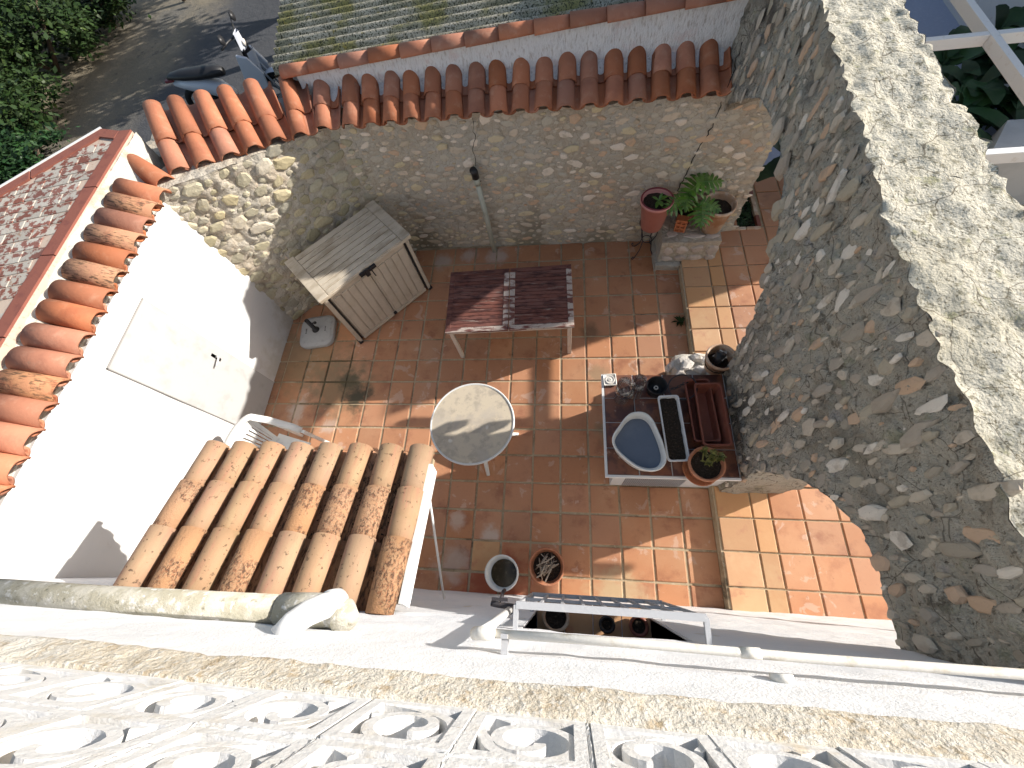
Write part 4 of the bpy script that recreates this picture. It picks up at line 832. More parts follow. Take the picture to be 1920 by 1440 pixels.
# --- plastic armchair
ch = thing('plastic_armchair', 'white moulded plastic garden armchair half hidden under the porch roof', 'chair', (-10.95, -4.5, 0), math.radians(-14))
b = MB()   # local: chair faces +x; back at -x
hw = .78
b.grid(lambda u, v: (-.62+1.35*u, -.68+1.36*v, 1.3-.12*math.sin(math.pi*u)*.6-.05*u), 14, 12); b.grid(lambda u, v: (.73-1.35*u, -.68+1.36*v, 1.24-.12*math.sin(math.pi*u)*.6-.05*(1-u)), 14, 12)
b.build('seat', MA['white_plastic'], ch, smooth=True)
def backp(u, v):
    a = (u-.5)*math.radians(150); wv = .5+.32*v; y = wv*math.sin(a)*1.02; x = -.42-.5*v-.28*math.cos(a)*wv*1.2; z = 1.28+1.34*v-.12*v*abs(2*u-1)**2
    return Vector((x, y, z))
def shell(b, f, nu, nv, t=.035):
    b.grid(f, nu, nv); b.grid(lambda u, v: f(1-u, v)+Vector((-t, 0, 0)), nu, nv); b.grid(lambda u, v: f(u, 1)+Vector((-t*v, 0, 0)), nu, 1)
for k in range(9):
    u0, u1 = .14+.08*k+.014, .14+.08*(k+1)-.014; b = MB(); shell(b, lambda u, v, u0=u0, u1=u1: backp(u0+(u1-u0)*u, .12+.62*v), 3, 8); b.build('back_slat', MA['white_plastic'], ch, smooth=True)
b = MB(); shell(b, lambda u, v: backp(u, .74+.26*v), 26, 5); shell(b, lambda u, v: backp(u, .02+.11*v), 20, 2); shell(b, lambda u, v: backp(.14*u, .02+.8*v), 4, 8); shell(b, lambda u, v: backp(.86+.14*u, .02+.8*v), 4, 8)
b.build('backrest', MA['white_plastic'], ch, smooth=True)
b = MB()
rim = [backp(u/20, 1.0) for u in range(21)]
L = [Vector((.62, -.92, 1.88)), Vector((.3, -.95, 2.0)), Vector((-.1, -.93, 2.1)), Vector((-.42, -.9, 2.3))]+rim+[Vector((-.42, .9, 2.3)), Vector((-.1, .93, 2.1)), Vector((.3, .95, 2.0)), Vector((.62, .92, 1.88))]
rings = []
for i, p in enumerate(L):
    t = (L[min(i+1, len(L)-1)]-L[max(i-1, 0)]).normalized(); up = Vector((0, 0, 1)); s_ = t.cross(up).normalized(); n_ = s_.cross(t)
    w_, h_ = .115, .03; rings.append([p+s_*w_+n_*h_, p-s_*w_+n_*h_, p-s_*w_*1.05-n_*h_, p+s_*w_*1.05-n_*h_])
b.loft(rings); b.build('arm_rim', MA['white_plastic'], ch, smooth=True)
for sx, sy in ((.62, -1), (.62, 1), (-.62, -1), (-.62, 1)):
    b = MB(); topz = 1.86 if sx > 0 else 1.5
    rg = []
    for f in (0, .5, 1):
        x = sx*(1.15-.15*f); y = sy*(.98-.06*f); q = .1+.04*f; rg.append([(x-q, y-.05, topz*f), (x+q, y-.05, topz*f), (x+q, y+.05, topz*f), (x-q, y+.05, topz*f)])
    b.loft(rg); b.build('leg', MA['white_plastic'], ch, smooth=False)
# --- parasol base
pb_ = thing('parasol_base', 'grey square parasol base with a short black tube in the back left corner', 'parasol base', (-11.85, 1.42, 0), math.radians(8))
rg = [[(x, y, z) for x, y in rrect(w, w, r)] for w, r, z in ((1.56, .38, .0), (1.6, .4, .14), (1.54, .38, .2), (1.3, .32, .26), (.6, .2, .3))]
b = MB(); b.loft(rg); b.build('weight', MA['concrete'], pb_, smooth=False, bevel=.01)
b = MB(); b.lathe([(.17, .28), (.15, .36), (.09, .4), (.09, 1.05), (.075, 1.05), (.075, .4)], n=16); b.build('tube', MA['black'], pb_, smooth=True)
b = MB(); b.tube([(.09, 0, .8), (.22, 0, .8)], .03, 8); b.lathe([(0, 0), (.07, 0), (.07, .05), (0, .05)], (.24, 0, .78), 10); b.build('knob', MA['black'], pb_, smooth=True)
b = MB()
for sx in (-.45, .42):
    for q in range(4): b.box(sx-.03+R_.uniform(-.02, .02), sx+.03, -.12+.07*q, -.08+.07*q, .27, .288)
b.build('moulded_marks', MA['black'], pb_)
# --- standing pipe
sp = thing('wall_drainpipe', 'pale grey plastic pipe with a black socket standing against the stone back wall', 'pipe', (-4.15, 5.72, 0))
b = MB(); b.tube([(-4.12, 5.72, 0), (-4.14, 5.77, 2), (-4.2, 5.8, 3.9)], .105, 16); b.build('pipe', MA['pvc'], sp, world=True, smooth=True)
b = MB(); b.tube([(-4.195, 5.8, 3.62), (-4.205, 5.8, 3.95)], .125, 16); b.build('collar', MA['pvc'], sp, world=True, smooth=True)
b = MB(); b.tube([(-4.205, 5.8, 3.93), (-4.21, 5.79, 4.2), (-4.23, 5.72, 4.33)], .14, 16); b.build('black_socket', MA['black'], sp, world=True, smooth=True)
b = MB(); b.tube([(-4.32, 5.9, 3.7), (-4.2, 5.67, 3.7), (-4.06, 5.9, 3.7)], .02, 6); b.build('clip', MA['iron'], sp, world=True)
# --- counter
ct = thing('tiled_counter', 'low masonry counter with a dark glazed tile top and white edging beside the arch pillar', 'counter', (2.3, -3.55, 0))
CT = 2.36
b = MB()
for (x0, x1, y0, y1) in ((.7, 1.1, -5.0, -4.86), (3.0, 4.15, -5.0, -4.86), (.7, .88, -4.86, -2.0), (.88, 4.15, -2.15, -2.0)): b.box(x0, x1, y0, y1, 0, CT-.16)
b.box(1.1, 3.0, -5.0, -4.86, 1.75, CT-.16); b.build('masonry_body', MA['limewash'], ct, world=True)
b = MB(); b.box(.38, 4.15, -5.2, -1.88, CT-.16, CT-.03); b.build('top_slab', MA['limewash'], ct, world=True)
b = MB(); b.box(.36, .43, -5.22, -1.86, CT-.1, CT+.012); b.box(.43, 4.15, -5.22, -5.155, CT-.1, CT+.012); b.build('white_edging', MA['white_paint'], ct, world=True)
for i in range(4):
    for j in range(4):
        x0 = .44+i*.93; y0_ = -5.15+j*.82; w = min(.9, 4.12-x0)
        cm = floor_tile(w, .79, MA['tile_dark'], 60+i*4+j); piece('tile', cm, ct, (x0+w/2, y0_+.41, CT+R_.uniform(0, .006)))
b = MB()
for k in range(30): b.bar((1.14+k*.062, -5.02, .12), (1.14+k*.062, -5.02, 1.72), .02)
for k in range(12): b.bar((1.1, -5.01, .15+k*.13), (3.0, -5.01, .15+k*.13), .014)
b.build('grating', MA['galv'], ct, world=True); b = MB(); b.box(1.08, 3.02, -4.9, -4.86, 0.02, 1.78); b.build('grate_backing', MA['black'], ct, world=True)
# --- rubble ledge behind the counter
lg = thing('rubble_ledge', 'low heap of white painted stones behind the counter at the foot of the pillar', 'stones', (3.3, -1.4, 0))
b = MB(); hexrough(b, c8box(3.05, 4.3, -1.7, -.6, 0, 1.3), .09, .09, 1.6, 3, 'ftlr' 'k'); b.build('masonry', MA['mortar_white'], lg, world=True, smooth=True)
WS = stone_set(M('white_stone', (.66, .62, .57), [('noise', 14, (.5, .45, .38), .5, .7), ('noise', 45, (.36, .32, .27), .64, .75)], bumps=[('noise', 20, .7, .01), ('noise', 70, .5, .004)], rnd=.12))
for (x, y, z, a, s1, s2, d) in ((3.35, -.85, 1.3, .2, .3, .2, .12), (3.85, -.75, 1.33, -.1, .32, .18, .2), (4.05, -.85, 1.35, .4, .2, .14, .18), (3.4, -1.05, 1.34, .9, .28, .2, .14), (3.85, -1.25, 1.4, -.3, .3, .14, .16), (3.15, -1.4, 1.3, .5, .2, .16, .14), (4.15, -1.35, 1.4, .2, .2, .16, .18), (3.0, -.9, 1.1, 1.2, .18, .14, .16), (3.02, -.8, .7, 0, .2, .2, .2)):
    piece('stone', R_.choice(WS), lg, (x, y, z), (Vector((math.cos(a), math.sin(a), 0)), Vector((-math.sin(a), math.cos(a), 0)), Vector((0, 0, 1))), (s1, s2, d))
# --- things on the counter
zt = CT+.02
tubo = [(1.18, -3.42), (1.5, -3.42), (1.72, -3.62), (1.86, -4.0), (1.98, -4.45), (2.0, -4.85), (1.82, -5.1), (1.5, -5.17), (1.15, -5.05), (.78, -4.75), (.56, -4.45), (.56, -4.15), (.75, -3.85), (.95, -3.58)]
def smooth_closed(pts, n=4):
    out = []; N = len(pts)
    for i in range(N):
        p0, p1, p2, p3 = (Vector(pts[(i+k-1) % N]) for k in range(4))
        for k in range(n):
            t = k/n; out.append(.5*((2*p1)+(-p0+p2)*t+(2*p0-5*p1+4*p2-p3)*t*t+(-p0+3*p1-3*p2+p3)*t**3))
    return out
TO = smooth_closed(tubo); tc_ = sum(TO, Vector((0, 0)))/len(TO)
tub = thing('plastic_tub', 'pale grey triangular plastic tub of water standing on the dark tiled counter', 'tub', (tc_.x, tc_.y, zt))
def tring(sc, z): return [((p-tc_)*sc).to_3d()+Vector((0, 0, z)) for p in TO]
b = MB(); b.loft([tring(.8, 0), tring(.86, .08), tring(.93, .55), tring(.985, .6), tring(1.0, .62), tring(.995, .66), tring(.955, .67), tring(.93, .64), tring(.89, .6), tring(.84, .12), tring(.8, .06)], capb=True); b.build('tub_shell', MA['white_plastic'], tub, smooth=True)
b = MB(); b.loft([tring(.885, .5), tring(.84, .1), tring(.79, .065)], capa=False); b.build('lining', MA['blue_plastic'], tub, smooth=True)
b = MB(); wr = tring(.862, .36); b.v = wr; b.f = [tuple(range(len(wr)))]; b.m = [0]; b.build('water', MA['water'], tub)
def trough(name, label, cat, c, a, w, d, h, mat, soil=None, rimh=.08, group=None):
    t = thing(name, label, cat, c, a, group); b = MB()
    def rr(sc, z, q=0): return [(x*sc, y*sc, z) for x, y in rrect(w+q, d+q, .1)]
    def R3(qw, z): return [(x, y, z) for x, y in rrect(w+qw, d+qw, .09)]
    b.loft([R3(-.2, 0), R3(-.05, h-rimh), R3(.0, h-rimh), R3(.02, h), R3(-.07, h), R3(-.1, h-rimh), R3(-.24, .06)]); b.build('trough_body', mat, t, bevel=0)
    if soil: b = MB(); b.grid(lambda u, v: ((u-.5)*(w-.12), (v-.5)*(d-.12), h-.1+.03*fbm((u*3, v*9, 0), 1.5)), 10, 40); b.build('soil', MA['soil'], t, smooth=True)
    return t
trough('planter_box', 'long narrow white planter filled with dark soil beside the plastic tub', 'planter', (2.32, -3.82, zt), math.radians(3), .6, 2.0, .5, MA['white_paint'], True)
trough('planter_trough', 'lower of two nested brown plastic troughs beside the arch pillar', 'planter', (3.2, -3.25, zt), math.radians(2), .72, 1.95, .48, MA['brown_plastic'])
trough('planter_trough', 'upper of two nested brown plastic troughs beside the arch pillar', 'planter', (3.4, -3.45, zt+.14), math.radians(1), .76, 1.9, .56, MA['brown_plastic'])
p_ = pot_obj('flower_pot', 'terracotta pot with a small olive green succulent at the near right corner of the counter', 'flower pot', (3.05, -4.93, zt), .32, .45, .72, MA['terra'], .8)
b = MB(); b.lathe([(0, 0), (.42, 0), (.5, .08), (.46, .08), (.4, .03), (0, .03)], n=28); b.build('saucer', MA['terra'], p_, smooth=True)
def rosette(b, c, n, L, w, r, tilt=(.3, 1.2), droop=.3):
    c = Vector(c)
    for i in range(n):
        a = r.uniform(0, 2*math.pi); e = r.uniform(*tilt); l = L*r.uniform(.6, 1); d = Vector((math.cos(a)*math.cos(e), math.sin(a)*math.cos(e), math.sin(e))); s_ = d.cross(Vector((0, 0, 1))).normalized()*w
        m = c+d*l*.55; t = c+d*l+Vector((0, 0, -droop*l)); b.add([c, m+s_, t, m-s_], [(0, 1, 2), (0, 2, 3)])
b = MB(); rq = random.Random(4)
for q in range(7):
    x, y = rq.uniform(-.16, .26), rq.uniform(-.05, .3); hgt = rq.uniform(.75, 1.15); b.tube([(x*.4, y*.4, .5), (x, y, hgt)], .02, 5); rosette(b, (x, y, hgt), 16, .22, .035, rq)
b.build('foliage', MA['leaf_olive'], p_, kind='stuff')
def glass_vase(label, c, r, h):
    t = thing('glass_vase', label, 'vase', c, 0); b = MB(); b.lathe([(0, 0), (r*.96, 0), (r*.97, .06), (r*.97, h*.5), (r*1.05, h), (r*1.0, h), (r*.9, h*.5), (r*.9, .08), (0, .08)], n=28); b.build('vase_glass', MA['glass'], t, smooth=True); return t
glass_vase('wider of two clear glass cylinders at the far left corner of the counter', (.95, -2.72, zt), .24, 1.1)
glass_vase('narrower of two clear glass cylinders at the far edge of the counter', (1.38, -2.6, zt), .19, 1.15)
t = thing('ring_mould', 'black round pot with a pale centre hole beside the glass cylinders', 'pot', (2.0, -2.45, zt), 0); b = MB(); b.lathe([(0, 0), (.25, 0), (.31, .42), (.3, .46), (.27, .42), (.22, .1), (.08, .08), (.06, .25), (.03, .25), (.03, .05), (0, .05)], n=28); b.build('pot_body', MA['black'], t, smooth=True)
b = MB(); b.lathe([(.035, .25), (.065, .26), (.075, .23)], n=14); b.build('centre_ring', MA['ceramic'], t, smooth=True)
t = thing('wire_ring', 'thin dark wire hoop with a short chain lying over the stones behind the planter', 'hoop', (2.72, -2.55, zt), 0)
b = MB(); b.tube([(.42*math.cos(a*math.pi/18), .36*math.sin(a*math.pi/18), .5+.12*math.sin(a*math.pi/18)) for a in range(36)], .022, 6, closed=True); b.build('hoop', MA['iron'], t, smooth=True)
b = MB()
for k in range(9):
    f = k/8; c_ = Vector((-.45+.6*f, -.1+.28*f, .42+.05*math.sin(f*9))); b.tube([c_+Vector((.05*math.cos(a), .03*math.sin(a)*(k % 2), .03*math.sin(a)*(1-k % 2))) for a in [i*math.pi/4 for i in range(8)]], .014, 5, closed=True)
b.build('chain', MA['iron'], t, smooth=True)
t = thing('square_dish', 'small cream square dish with a round boss at the far left corner of the counter', 'dish', (.62, -2.08, zt+.01), .05)
b = MB(); b.loft([[(x, y, z) for x, y in rrect(w, w, .03, 3)] for w, z in ((.4, 0), (.42, .05), (.36, .05), (.34, .03))]); b.lathe([(.0, .04), (.04, .07), (.07, .04), (.12, .04), (.14, .06), (.16, .035)], n=20); b.build('dish_body', MA['ceramic'], t, smooth=True)
p_ = pot_obj('flower_pot', 'terracotta bowl with a cracked black vessel inside, wedged between the stones and the arch pillar', 'flower pot', (4.0, -1.5, 2.1), .3, .42, .75, MA['terra_pale'], .45)
b = MB(); b.tube([(-.1, -.1, .4), (.02, .12, .75)], [.13, .16], 10); b.build('black_vessel', MA['black'], p_, smooth=True); b = MB(); rosette(b, (.05, .1, .6), 6, .3, .07, rq, (.2, .9)); b.build('white_shards', MA['ceramic'], p_)
# --- pedestal and its pots
pd = thing('stone_pedestal', 'low rubble stone pedestal with a mortar top against the back wall', 'pedestal', (4.2, 4.9, 0))
PT = 1.4
b = MB(); hexrough(b, c8box(3.08, 5.35, 4.42, 5.9, -.05, PT), .08, .05, 1.6, 9, 'ftlr'); b.build('masonry', MA['mortar'], pd, world=True, smooth=True)
hexr = MB(); hexrough(hexr, c8box(2.95, 4.0, 4.2, 5.9, -.05, .3), .08, .06, 1.6, 4, 'ftlr'); hexr.build('footing', MA['mortar'], pd, world=True, smooth=True)
PS = stone_set(M('pedestal_stone', (.5, .42, .36), [('noise', 14, (.42, .34, .28), .5, .7), ('noise', 45, (.3, .25, .2), .62, .75)], bumps=[('noise', 20, .7, .01), ('noise', 70, .5, .004)], rnd=.12))
fx = (Vector((1, 0, 0)), Vector((0, 0, 1)), Vector((0, -1, 0)))
for (x, z, w, h_) in ((3.4, .95, .2, .24), (3.9, .98, .27, .24), (4.5, 1.0, .28, .22), (5.08, .92, .24, .28), (3.42, .5, .24, .16), (3.95, .52, .25, .17), (4.55, .5, .28, .17), (5.12, .48, .22, .2), (3.5, .18, .25, .1), (4.2, .17, .3, .1), (4.9, .16, .3, .1)):
    piece('stone', R_.choice(PS), pd, (x, 4.42, z), fx, (w, h_, .09))
for (x, y, w, h_) in ((3.3, 5.5, .2, .3), (4.3, 4.75, .5, .16), (5.0, 4.7, .3, .16), (3.5, 4.9, .25, .2)): piece('stone', R_.choice(PS), pd, (x, y, PT-.02), None, (w, h_, .07))
ps = thing('iron_stand', 'wrought iron plant stand with scrolled feet beside the stone pedestal', 'plant stand', (2.62, 5.2, 0))
for k, a in enumerate((-2.55, -.75, .8, 2.4)):
    b = MB(); c_, s_ = math.cos(a), math.sin(a); pts = [(c_*r, s_*r, z) for r, z in ((.4, 1.75), (.38, 1.3), (.22, .85), (.3, .4), (.5, .08), (.62, .02), (.68, .1), (.64, .18), (.58, .14))]; b.tube(pts, .022, 6); b.build('leg', MA['iron'], ps, smooth=True)
b = MB(); b.tube([(.42*math.cos(a*math.pi/12), .42*math.sin(a*math.pi/12), 1.75) for a in range(24)], .022, 6, closed=True); b.tube([(.2*math.cos(a*math.pi/12), .2*math.sin(a*math.pi/12), .85) for a in range(24)], .018, 6, closed=True); b.build('ring', MA['iron'], ps, smooth=True)
p_ = pot_obj('flower_pot', 'pink plastic pot with a maroon rim and one bright green sprout on the iron stand', 'flower pot', (2.62, 5.05, 1.78), .42, .58, 1.3, MA['pink'], .88)
b = MB(); b.tube([(.575*math.cos(a*math.pi/16), .575*math.sin(a*math.pi/16), 1.3) for a in range(32)], .03, 8, closed=True); b.build('rim', MA['pink_dark'], p_, smooth=True)
def leafblade(b, base, d, L, w, up=Vector((0, 0, 1)), bend=.25, n=5):
    base = Vector(base); d = Vector(d).normalized(); s_ = d.cross(up).normalized(); k = len(b.v)
    for i in range(n+1):
        t = i/n; ww = w*math.sin(math.pi*(t*.9+.05))**.8; P = base+d*L*t+up*(-bend*L*t*t)+up*.02
        b.v += [P-s_*ww+up*.15*ww, P, P+s_*ww+up*.15*ww]
    for i in range(n):
        for j in range(2): b.f.append((k+i*3+j, k+i*3+j+1, k+i*3+4+j, k+i*3+3+j)); b.m.append(0)
b = MB()
for a, L, w, e in ((-1.4, .5, .09, .5), (.2, .4, .08, .6), (2.6, .3, .06, .5), (-1.9, .38, .07, .2), (.9, .35, .05, .9)): leafblade(b, (.05, .0, 1.2), (math.cos(a)*math.cos(e), math.sin(a)*math.cos(e), math.sin(e)), L, w)
b.build('sprout', MA['leaf_bright'], p_, smooth=True)
pot_obj('flower_pot', 'tapered pale terracotta pot of bare soil on the stone pedestal', 'flower pot', (4.98, 5.12, PT), .38, .58, 1.25, MA['terra_pale'], .8)
hb = thing('hollow_brick', 'small orange hollow clay brick standing on end on the pedestal between the pots', 'brick', (3.75, 4.95, PT), math.radians(-15))
b = MB(); w, h_, d_ = .42, .62, .3
for x in (-w/2, -.025, w/2-.05): b.box(x, x+.05, 0, d_, 0, h_)
for z in (0, .19, .38, .57): b.box(-w/2+.05, -.025, 0, d_, z, z+.05); b.box(.025, w/2-.05, 0, d_, z, z+.05)
b.build('clay_grid', MA['hollow'], hb); b = MB(); b.box(-w/2+.04, w/2-.04, .06, d_-.02, .04, h_-.04); b.build('cell_backing', MA['hollow'], hb)  # solid clay block behind the grid closes the cells
ms = pot_obj('monstera_plant', 'monstera with glossy split leaves in a pot behind the hollow brick', 'plant', (3.95, 5.5, PT), .26, .34, .6, MA['brown_plastic'], .85)
def monstera(b, P, d, L, up):
    """leaf with deep side cuts: a set of finger lobes along a midrib"""
    P = Vector(P); d = Vector(d).normalized(); up = Vector(up).normalized(); s_ = d.cross(up).normalized(); up = s_.cross(d)
    b.tube([P, P+d*L], .012, 5)
    for i in range(6):
        t = .0+i*.17; reach = L*.62*math.sin(math.pi*min(1, t*.7+.26))
        for sg in (-1, 1):
            dd = (s_*sg+d*(-.15+.95*t)).normalized(); k = len(b.v); w = L*.083; A = P+d*(L*t)
            pts = [A-d*w, A+dd*reach*.58-d*w*.98-up*.03*L, A+dd*reach*.66-d*w*.7-up*.05*L, A+dd*reach*.85-d*w*.6-up*.12*L, A+dd*reach-up*.18*L, A+dd*reach*.85+d*w*.6-up*.12*L, A+dd*reach*.66+d*w*.7-up*.05*L, A+dd*reach*.58+d*w*.98-up*.03*L, A+d*w]
            b.v += pts; b.f += [(k, k+1, k+7, k+8), (k+1, k+2, k+6, k+7), (k+2, k+3, k+5, k+6), (k+3, k+4, k+5)]; b.m += [0]*4
    k = len(b.v); A = P+d*L*.95; b.v += [A-s_*L*.07, A+d*L*.2-up*.06*L, A+s_*L*.07]; b.f.append((k, k+1, k+2)); b.m.append(0)
for (x, y, z, dx, dy, dz, L) in ((3.75, 5.1, 3.3, .45, .5, .1, .95), (3.55, 4.95, 3.1, -.6, -.35, -.05, .8), (4.25, 4.85, 2.85, -.1, -1, -.25, .85), (4.0, 5.3, 3.5, 1, .0, .0, .8), (3.7, 5.2, 3.2, -.2, -1, -.2, .75), (4.3, 5.0, 2.9, .7, -.4, -.2, .7)):
    b = MB(); o3 = Vector((3.95, 5.5, PT)); P = Vector((x, y, z)); b.tube([Vector((3.95, 5.5, PT+.5)), (P+Vector((3.95, 5.5, PT+.5)))/2+Vector((0, 0, .3)), P], .02, 6); monstera(b, P, (dx, dy, dz), L, (0, -.25, 1)); b.build('leaf', MA['leaf_bright'], ms, world=True)
# --- bucket and pot by the house
bk_ = thing('white_bucket', 'white plastic bucket of dirty water under the garden tap', 'bucket', (-2.78, -7.98, 0))
b = MB(); b.lathe([(0, 0), (.38, 0), (.49, .97), (.53, .97), (.53, 1.02), (.48, 1.02), (.36, .05), (0, .05)], n=36); b.build('bucket_body', MA['white_plastic'], bk_, smooth=True)
b = MB(); b.lathe([(0, .5), (.42, .5)], n=30); b.build('dirty_water', M('dirty_water', (.035, .03, .018), [('noise', 18, (.1, .085, .05), .5, .75)], rough=.12, spec=.5), bk_)
b = MB(); b.tube([(.5*math.cos(a), .5*math.sin(a), .9-.25*abs(math.sin(a))) for a in [math.pi+i*math.pi/12 for i in range(13)]], .014, 6); b.build('bail_handle', MA['galv'], bk_, smooth=True)
p_ = pot_obj('flower_pot', 'terracotta pot full of dry twigs beside the white bucket', 'flower pot', (-1.4, -7.72, 0), .38, .52, .92, MA['terra'], .7)
rq = random.Random(8)
for q in range(26):
    a = rq.uniform(0, 6.28); a2 = a+rq.uniform(1.8, 4.4); z0 = .62+rq.uniform(0, .3); z1 = .65+rq.uniform(0, .45); rr = rq.uniform(.1, .42); r2 = rq.uniform(.1, .45)
    b = MB(); b.tube([(rr*math.cos(a), rr*math.sin(a), z0), ((rr*math.cos(a)+r2*math.cos(a2))/2+rq.uniform(-.05, .05), (rr*math.sin(a)+r2*math.sin(a2))/2, (z0+z1)/2+.04), (r2*math.cos(a2), r2*math.sin(a2), z1)], rq.choice((.012, .018, .05 if q < 4 else .02)), 6); b.build('twig', MA['stick'], p_, smooth=True)
# --- weeds in the step joint
t = thing('weed', 'small weed growing in the joint at the foot of the step', 'weed', (3.72, 1.6, 0)); b = MB(); rosette(b, (0, 0, .02), 22, .38, .035, rq, (.2, 1.1)); b.build('foliage', MA['leaf'], t, kind='stuff')
# ================================================================== BEYOND THE ARCHES: planting bed, pergola, neighbour's yard
bedm = thing('planting_bed', 'sunken planting bed edged with brick seen through the far arch', 'planting bed', (6.8, 7.6, 0))
b = MB(); b.grid(lambda u, v: (6.25+u*1.2, 5.95+v*6, .28+.06*fbm((u*3, v*9, 1), 1.2)), 12, 50); b.build('bed_soil', MA['soil'], bedm, world=True)
for k in range(8):
    b = MB(); y0_ = 6.02+k*.62; b.box(7.3, 7.46, y0_, y0_+.58, .2, .47); b.build('edging_brick', MA['brown_plastic'] if k % 3 == 0 else MA['terra_pale'], bedm, world=True, bevel=.015)
for k in range(2): b = MB(); b.box(6.27+k*.6, 6.83+k*.6, 5.86, 6.0, .2, .45); b.build('edging_brick', MA['terra_pale'], bedm, world=True, bevel=.015)
b = MB(); rq = random.Random(12)
for q in range(260): rosette(b, (6.3+rq.random()*.95, 6.1+rq.random()*4, .32), 6, .2, .03, rq, (.2, 1.1))
b.build('ground_cover', MA['leaf_dark'], bedm, world=True, kind='stuff')
yd = MB(); yd.box(6.3, 60, 9.6, 60, -.5, .47); yd.build('neighbour_yard', MA['bluefloor'], kind='structure')
pg = thing('pergola', 'white painted beam pergola over the neighbouring yard beyond the arch wall', 'pergola', (11, 6, 0))
PZ0, PZ1 = 6.03, 6.34
for X in (11.8,):
    b = MB(); b.box(X-.11, X+.11, -14, 22, PZ0, PZ1); b.build('long_beam', MA['white_paint'], pg, world=True, bevel=.01)
for Y in (-2.5, 2.44, 7.37, 12.3):
    b = MB(); b.box(6.35, 11.68, Y-.1, Y+.1, PZ0-.001, PZ1-.004); b.box(11.92, 14.6, Y-.1, Y+.1, PZ0-.001, PZ1-.004); b.build('cross_beam', MA['white_paint'], pg, world=True, bevel=.01)
for X, Y in ((11.8, 21), (11.8, -13)): b = MB(); b.box(X-.15, X+.15, Y-.15, Y+.15, .3, PZ0); b.build('post', MA['white_paint'], pg, world=True)
gw = thing('sloping_wall', 'plain grey rendered wall under the pergola', 'wall', (18, 7, 0))
b = MB(); b.add([(14.2, 6.5, .3), (24, 6.5, .3), (24, 8.1, .3), (15.3, 8.1, .3), (14.2, 6.5, 2.9), (24, 6.5, 2.9), (24, 8.1, 2.9), (15.3, 8.1, 2.9)], [(3, 2, 1, 0), (4, 5, 6, 7), (0, 1, 5, 4), (1, 2, 6, 5), (2, 3, 7, 6), (3, 0, 4, 7)]); b.build('rendered_mass', MA['greyrender'], gw, world=True)
def bigplant(c, label, n, L, seed, mat):
    r = random.Random(seed); t = thing('broadleaf_plant', label, 'plant', c, 0, 'broadleaf plants under the pergola')
    for q in range(n):
        a = r.uniform(0, 6.28); e = r.uniform(.15, 1.2); b = MB(); h0 = r.uniform(.3, 1.6); b.tube([(0, 0, 0), (.1*math.cos(a), .1*math.sin(a), h0)], .03, 5); leafblade(b, (.1*math.cos(a), .1*math.sin(a), h0), (math.cos(a)*math.cos(e), math.sin(a)*math.cos(e), math.sin(e)), L*r.uniform(.6, 1.1), L*.16, bend=.5); b.build('leaf', mat, t, smooth=True)
for k, (x, y) in enumerate(((14.4, 9.3), (15.4, 10.6), (17, 12.2), (16.6, 9.9), (14.8, 12.2), (17.6, 14), (13.4, 8.6), (8.4, 7.6))):
    bigplant((x, y, 1.2), 'dark broad-leaved plant in the shade of the pergola beyond the arch wall', 22, 2.3, 40+k, MA['leaf_dark'])
pl = thing('palm_frond', 'dark palm frond above the blue grey yard beside the arch wall top', 'palm', (10.4, 11.6, .3))
b = MB(); b.tube([(10.2, 10.6, .3), (10.1, 11.1, 2.2), (10.3, 11.8, 3.6)], [.1, .08, .05], 8); b.build('trunk', MA['bark'], pl, world=True)
for (dx, dy, dz, L) in ((.35, 1, .15, 2.6), (-.9, .6, .2, 2.2), (1, .2, .1, 2.2), (-.2, -1, .1, 1.8)):
    b = MB(); P = Vector((10.3, 11.8, 3.6)); d = Vector((dx, dy, dz)).normalized(); s_ = d.cross(Vector((0, 0, 1))).normalized(); b.tube([P, P+d*L*.5+Vector((0, 0, .1)), P+d*L+Vector((0, 0, -.3))], .02, 5)
    for i in range(26):
        f = .12+.86*i/26; Q = P+d*L*f+Vector((0, 0, .1*f-.3*f*f))
        for sg in (-1, 1):
            e = (d*.75+s_*sg*.8-Vector((0, 0, .25))).normalized(); l = .62*math.sin(math.pi*(.15+.8*f)); k = len(b.v); b.v += [Q, Q+e*l*.5+d*.03, Q+e*l, Q+e*l*.5-d*.03]; b.f.append((k, k+1, k+2, k+3)); b.m.append(0)
    b.build('frond', MA['leaf_dark'], pl, world=True)
rp = thing('white_drain_pipe', 'short white pipe end beyond the arch wall at the right edge of the picture', 'pipe', (12.1, 3.1, 2.5)); b = MB(); b.tube([(11.2, 2.4, 2.4), (13.2, 4.1, 2.65)], .27, 16); b.build('pipe', MA['white_paint'], rp, world=True, smooth=True)
# ================================================================== STREET: scooter, shrubs, post, trees that cast the dapples
SZ = 3.62
sc_ = thing('scooter', 'silver and black motor scooter parked behind the tiled wall in the shade', 'scooter', (-15.6, 11.55, SZ+.1), math.radians(6))
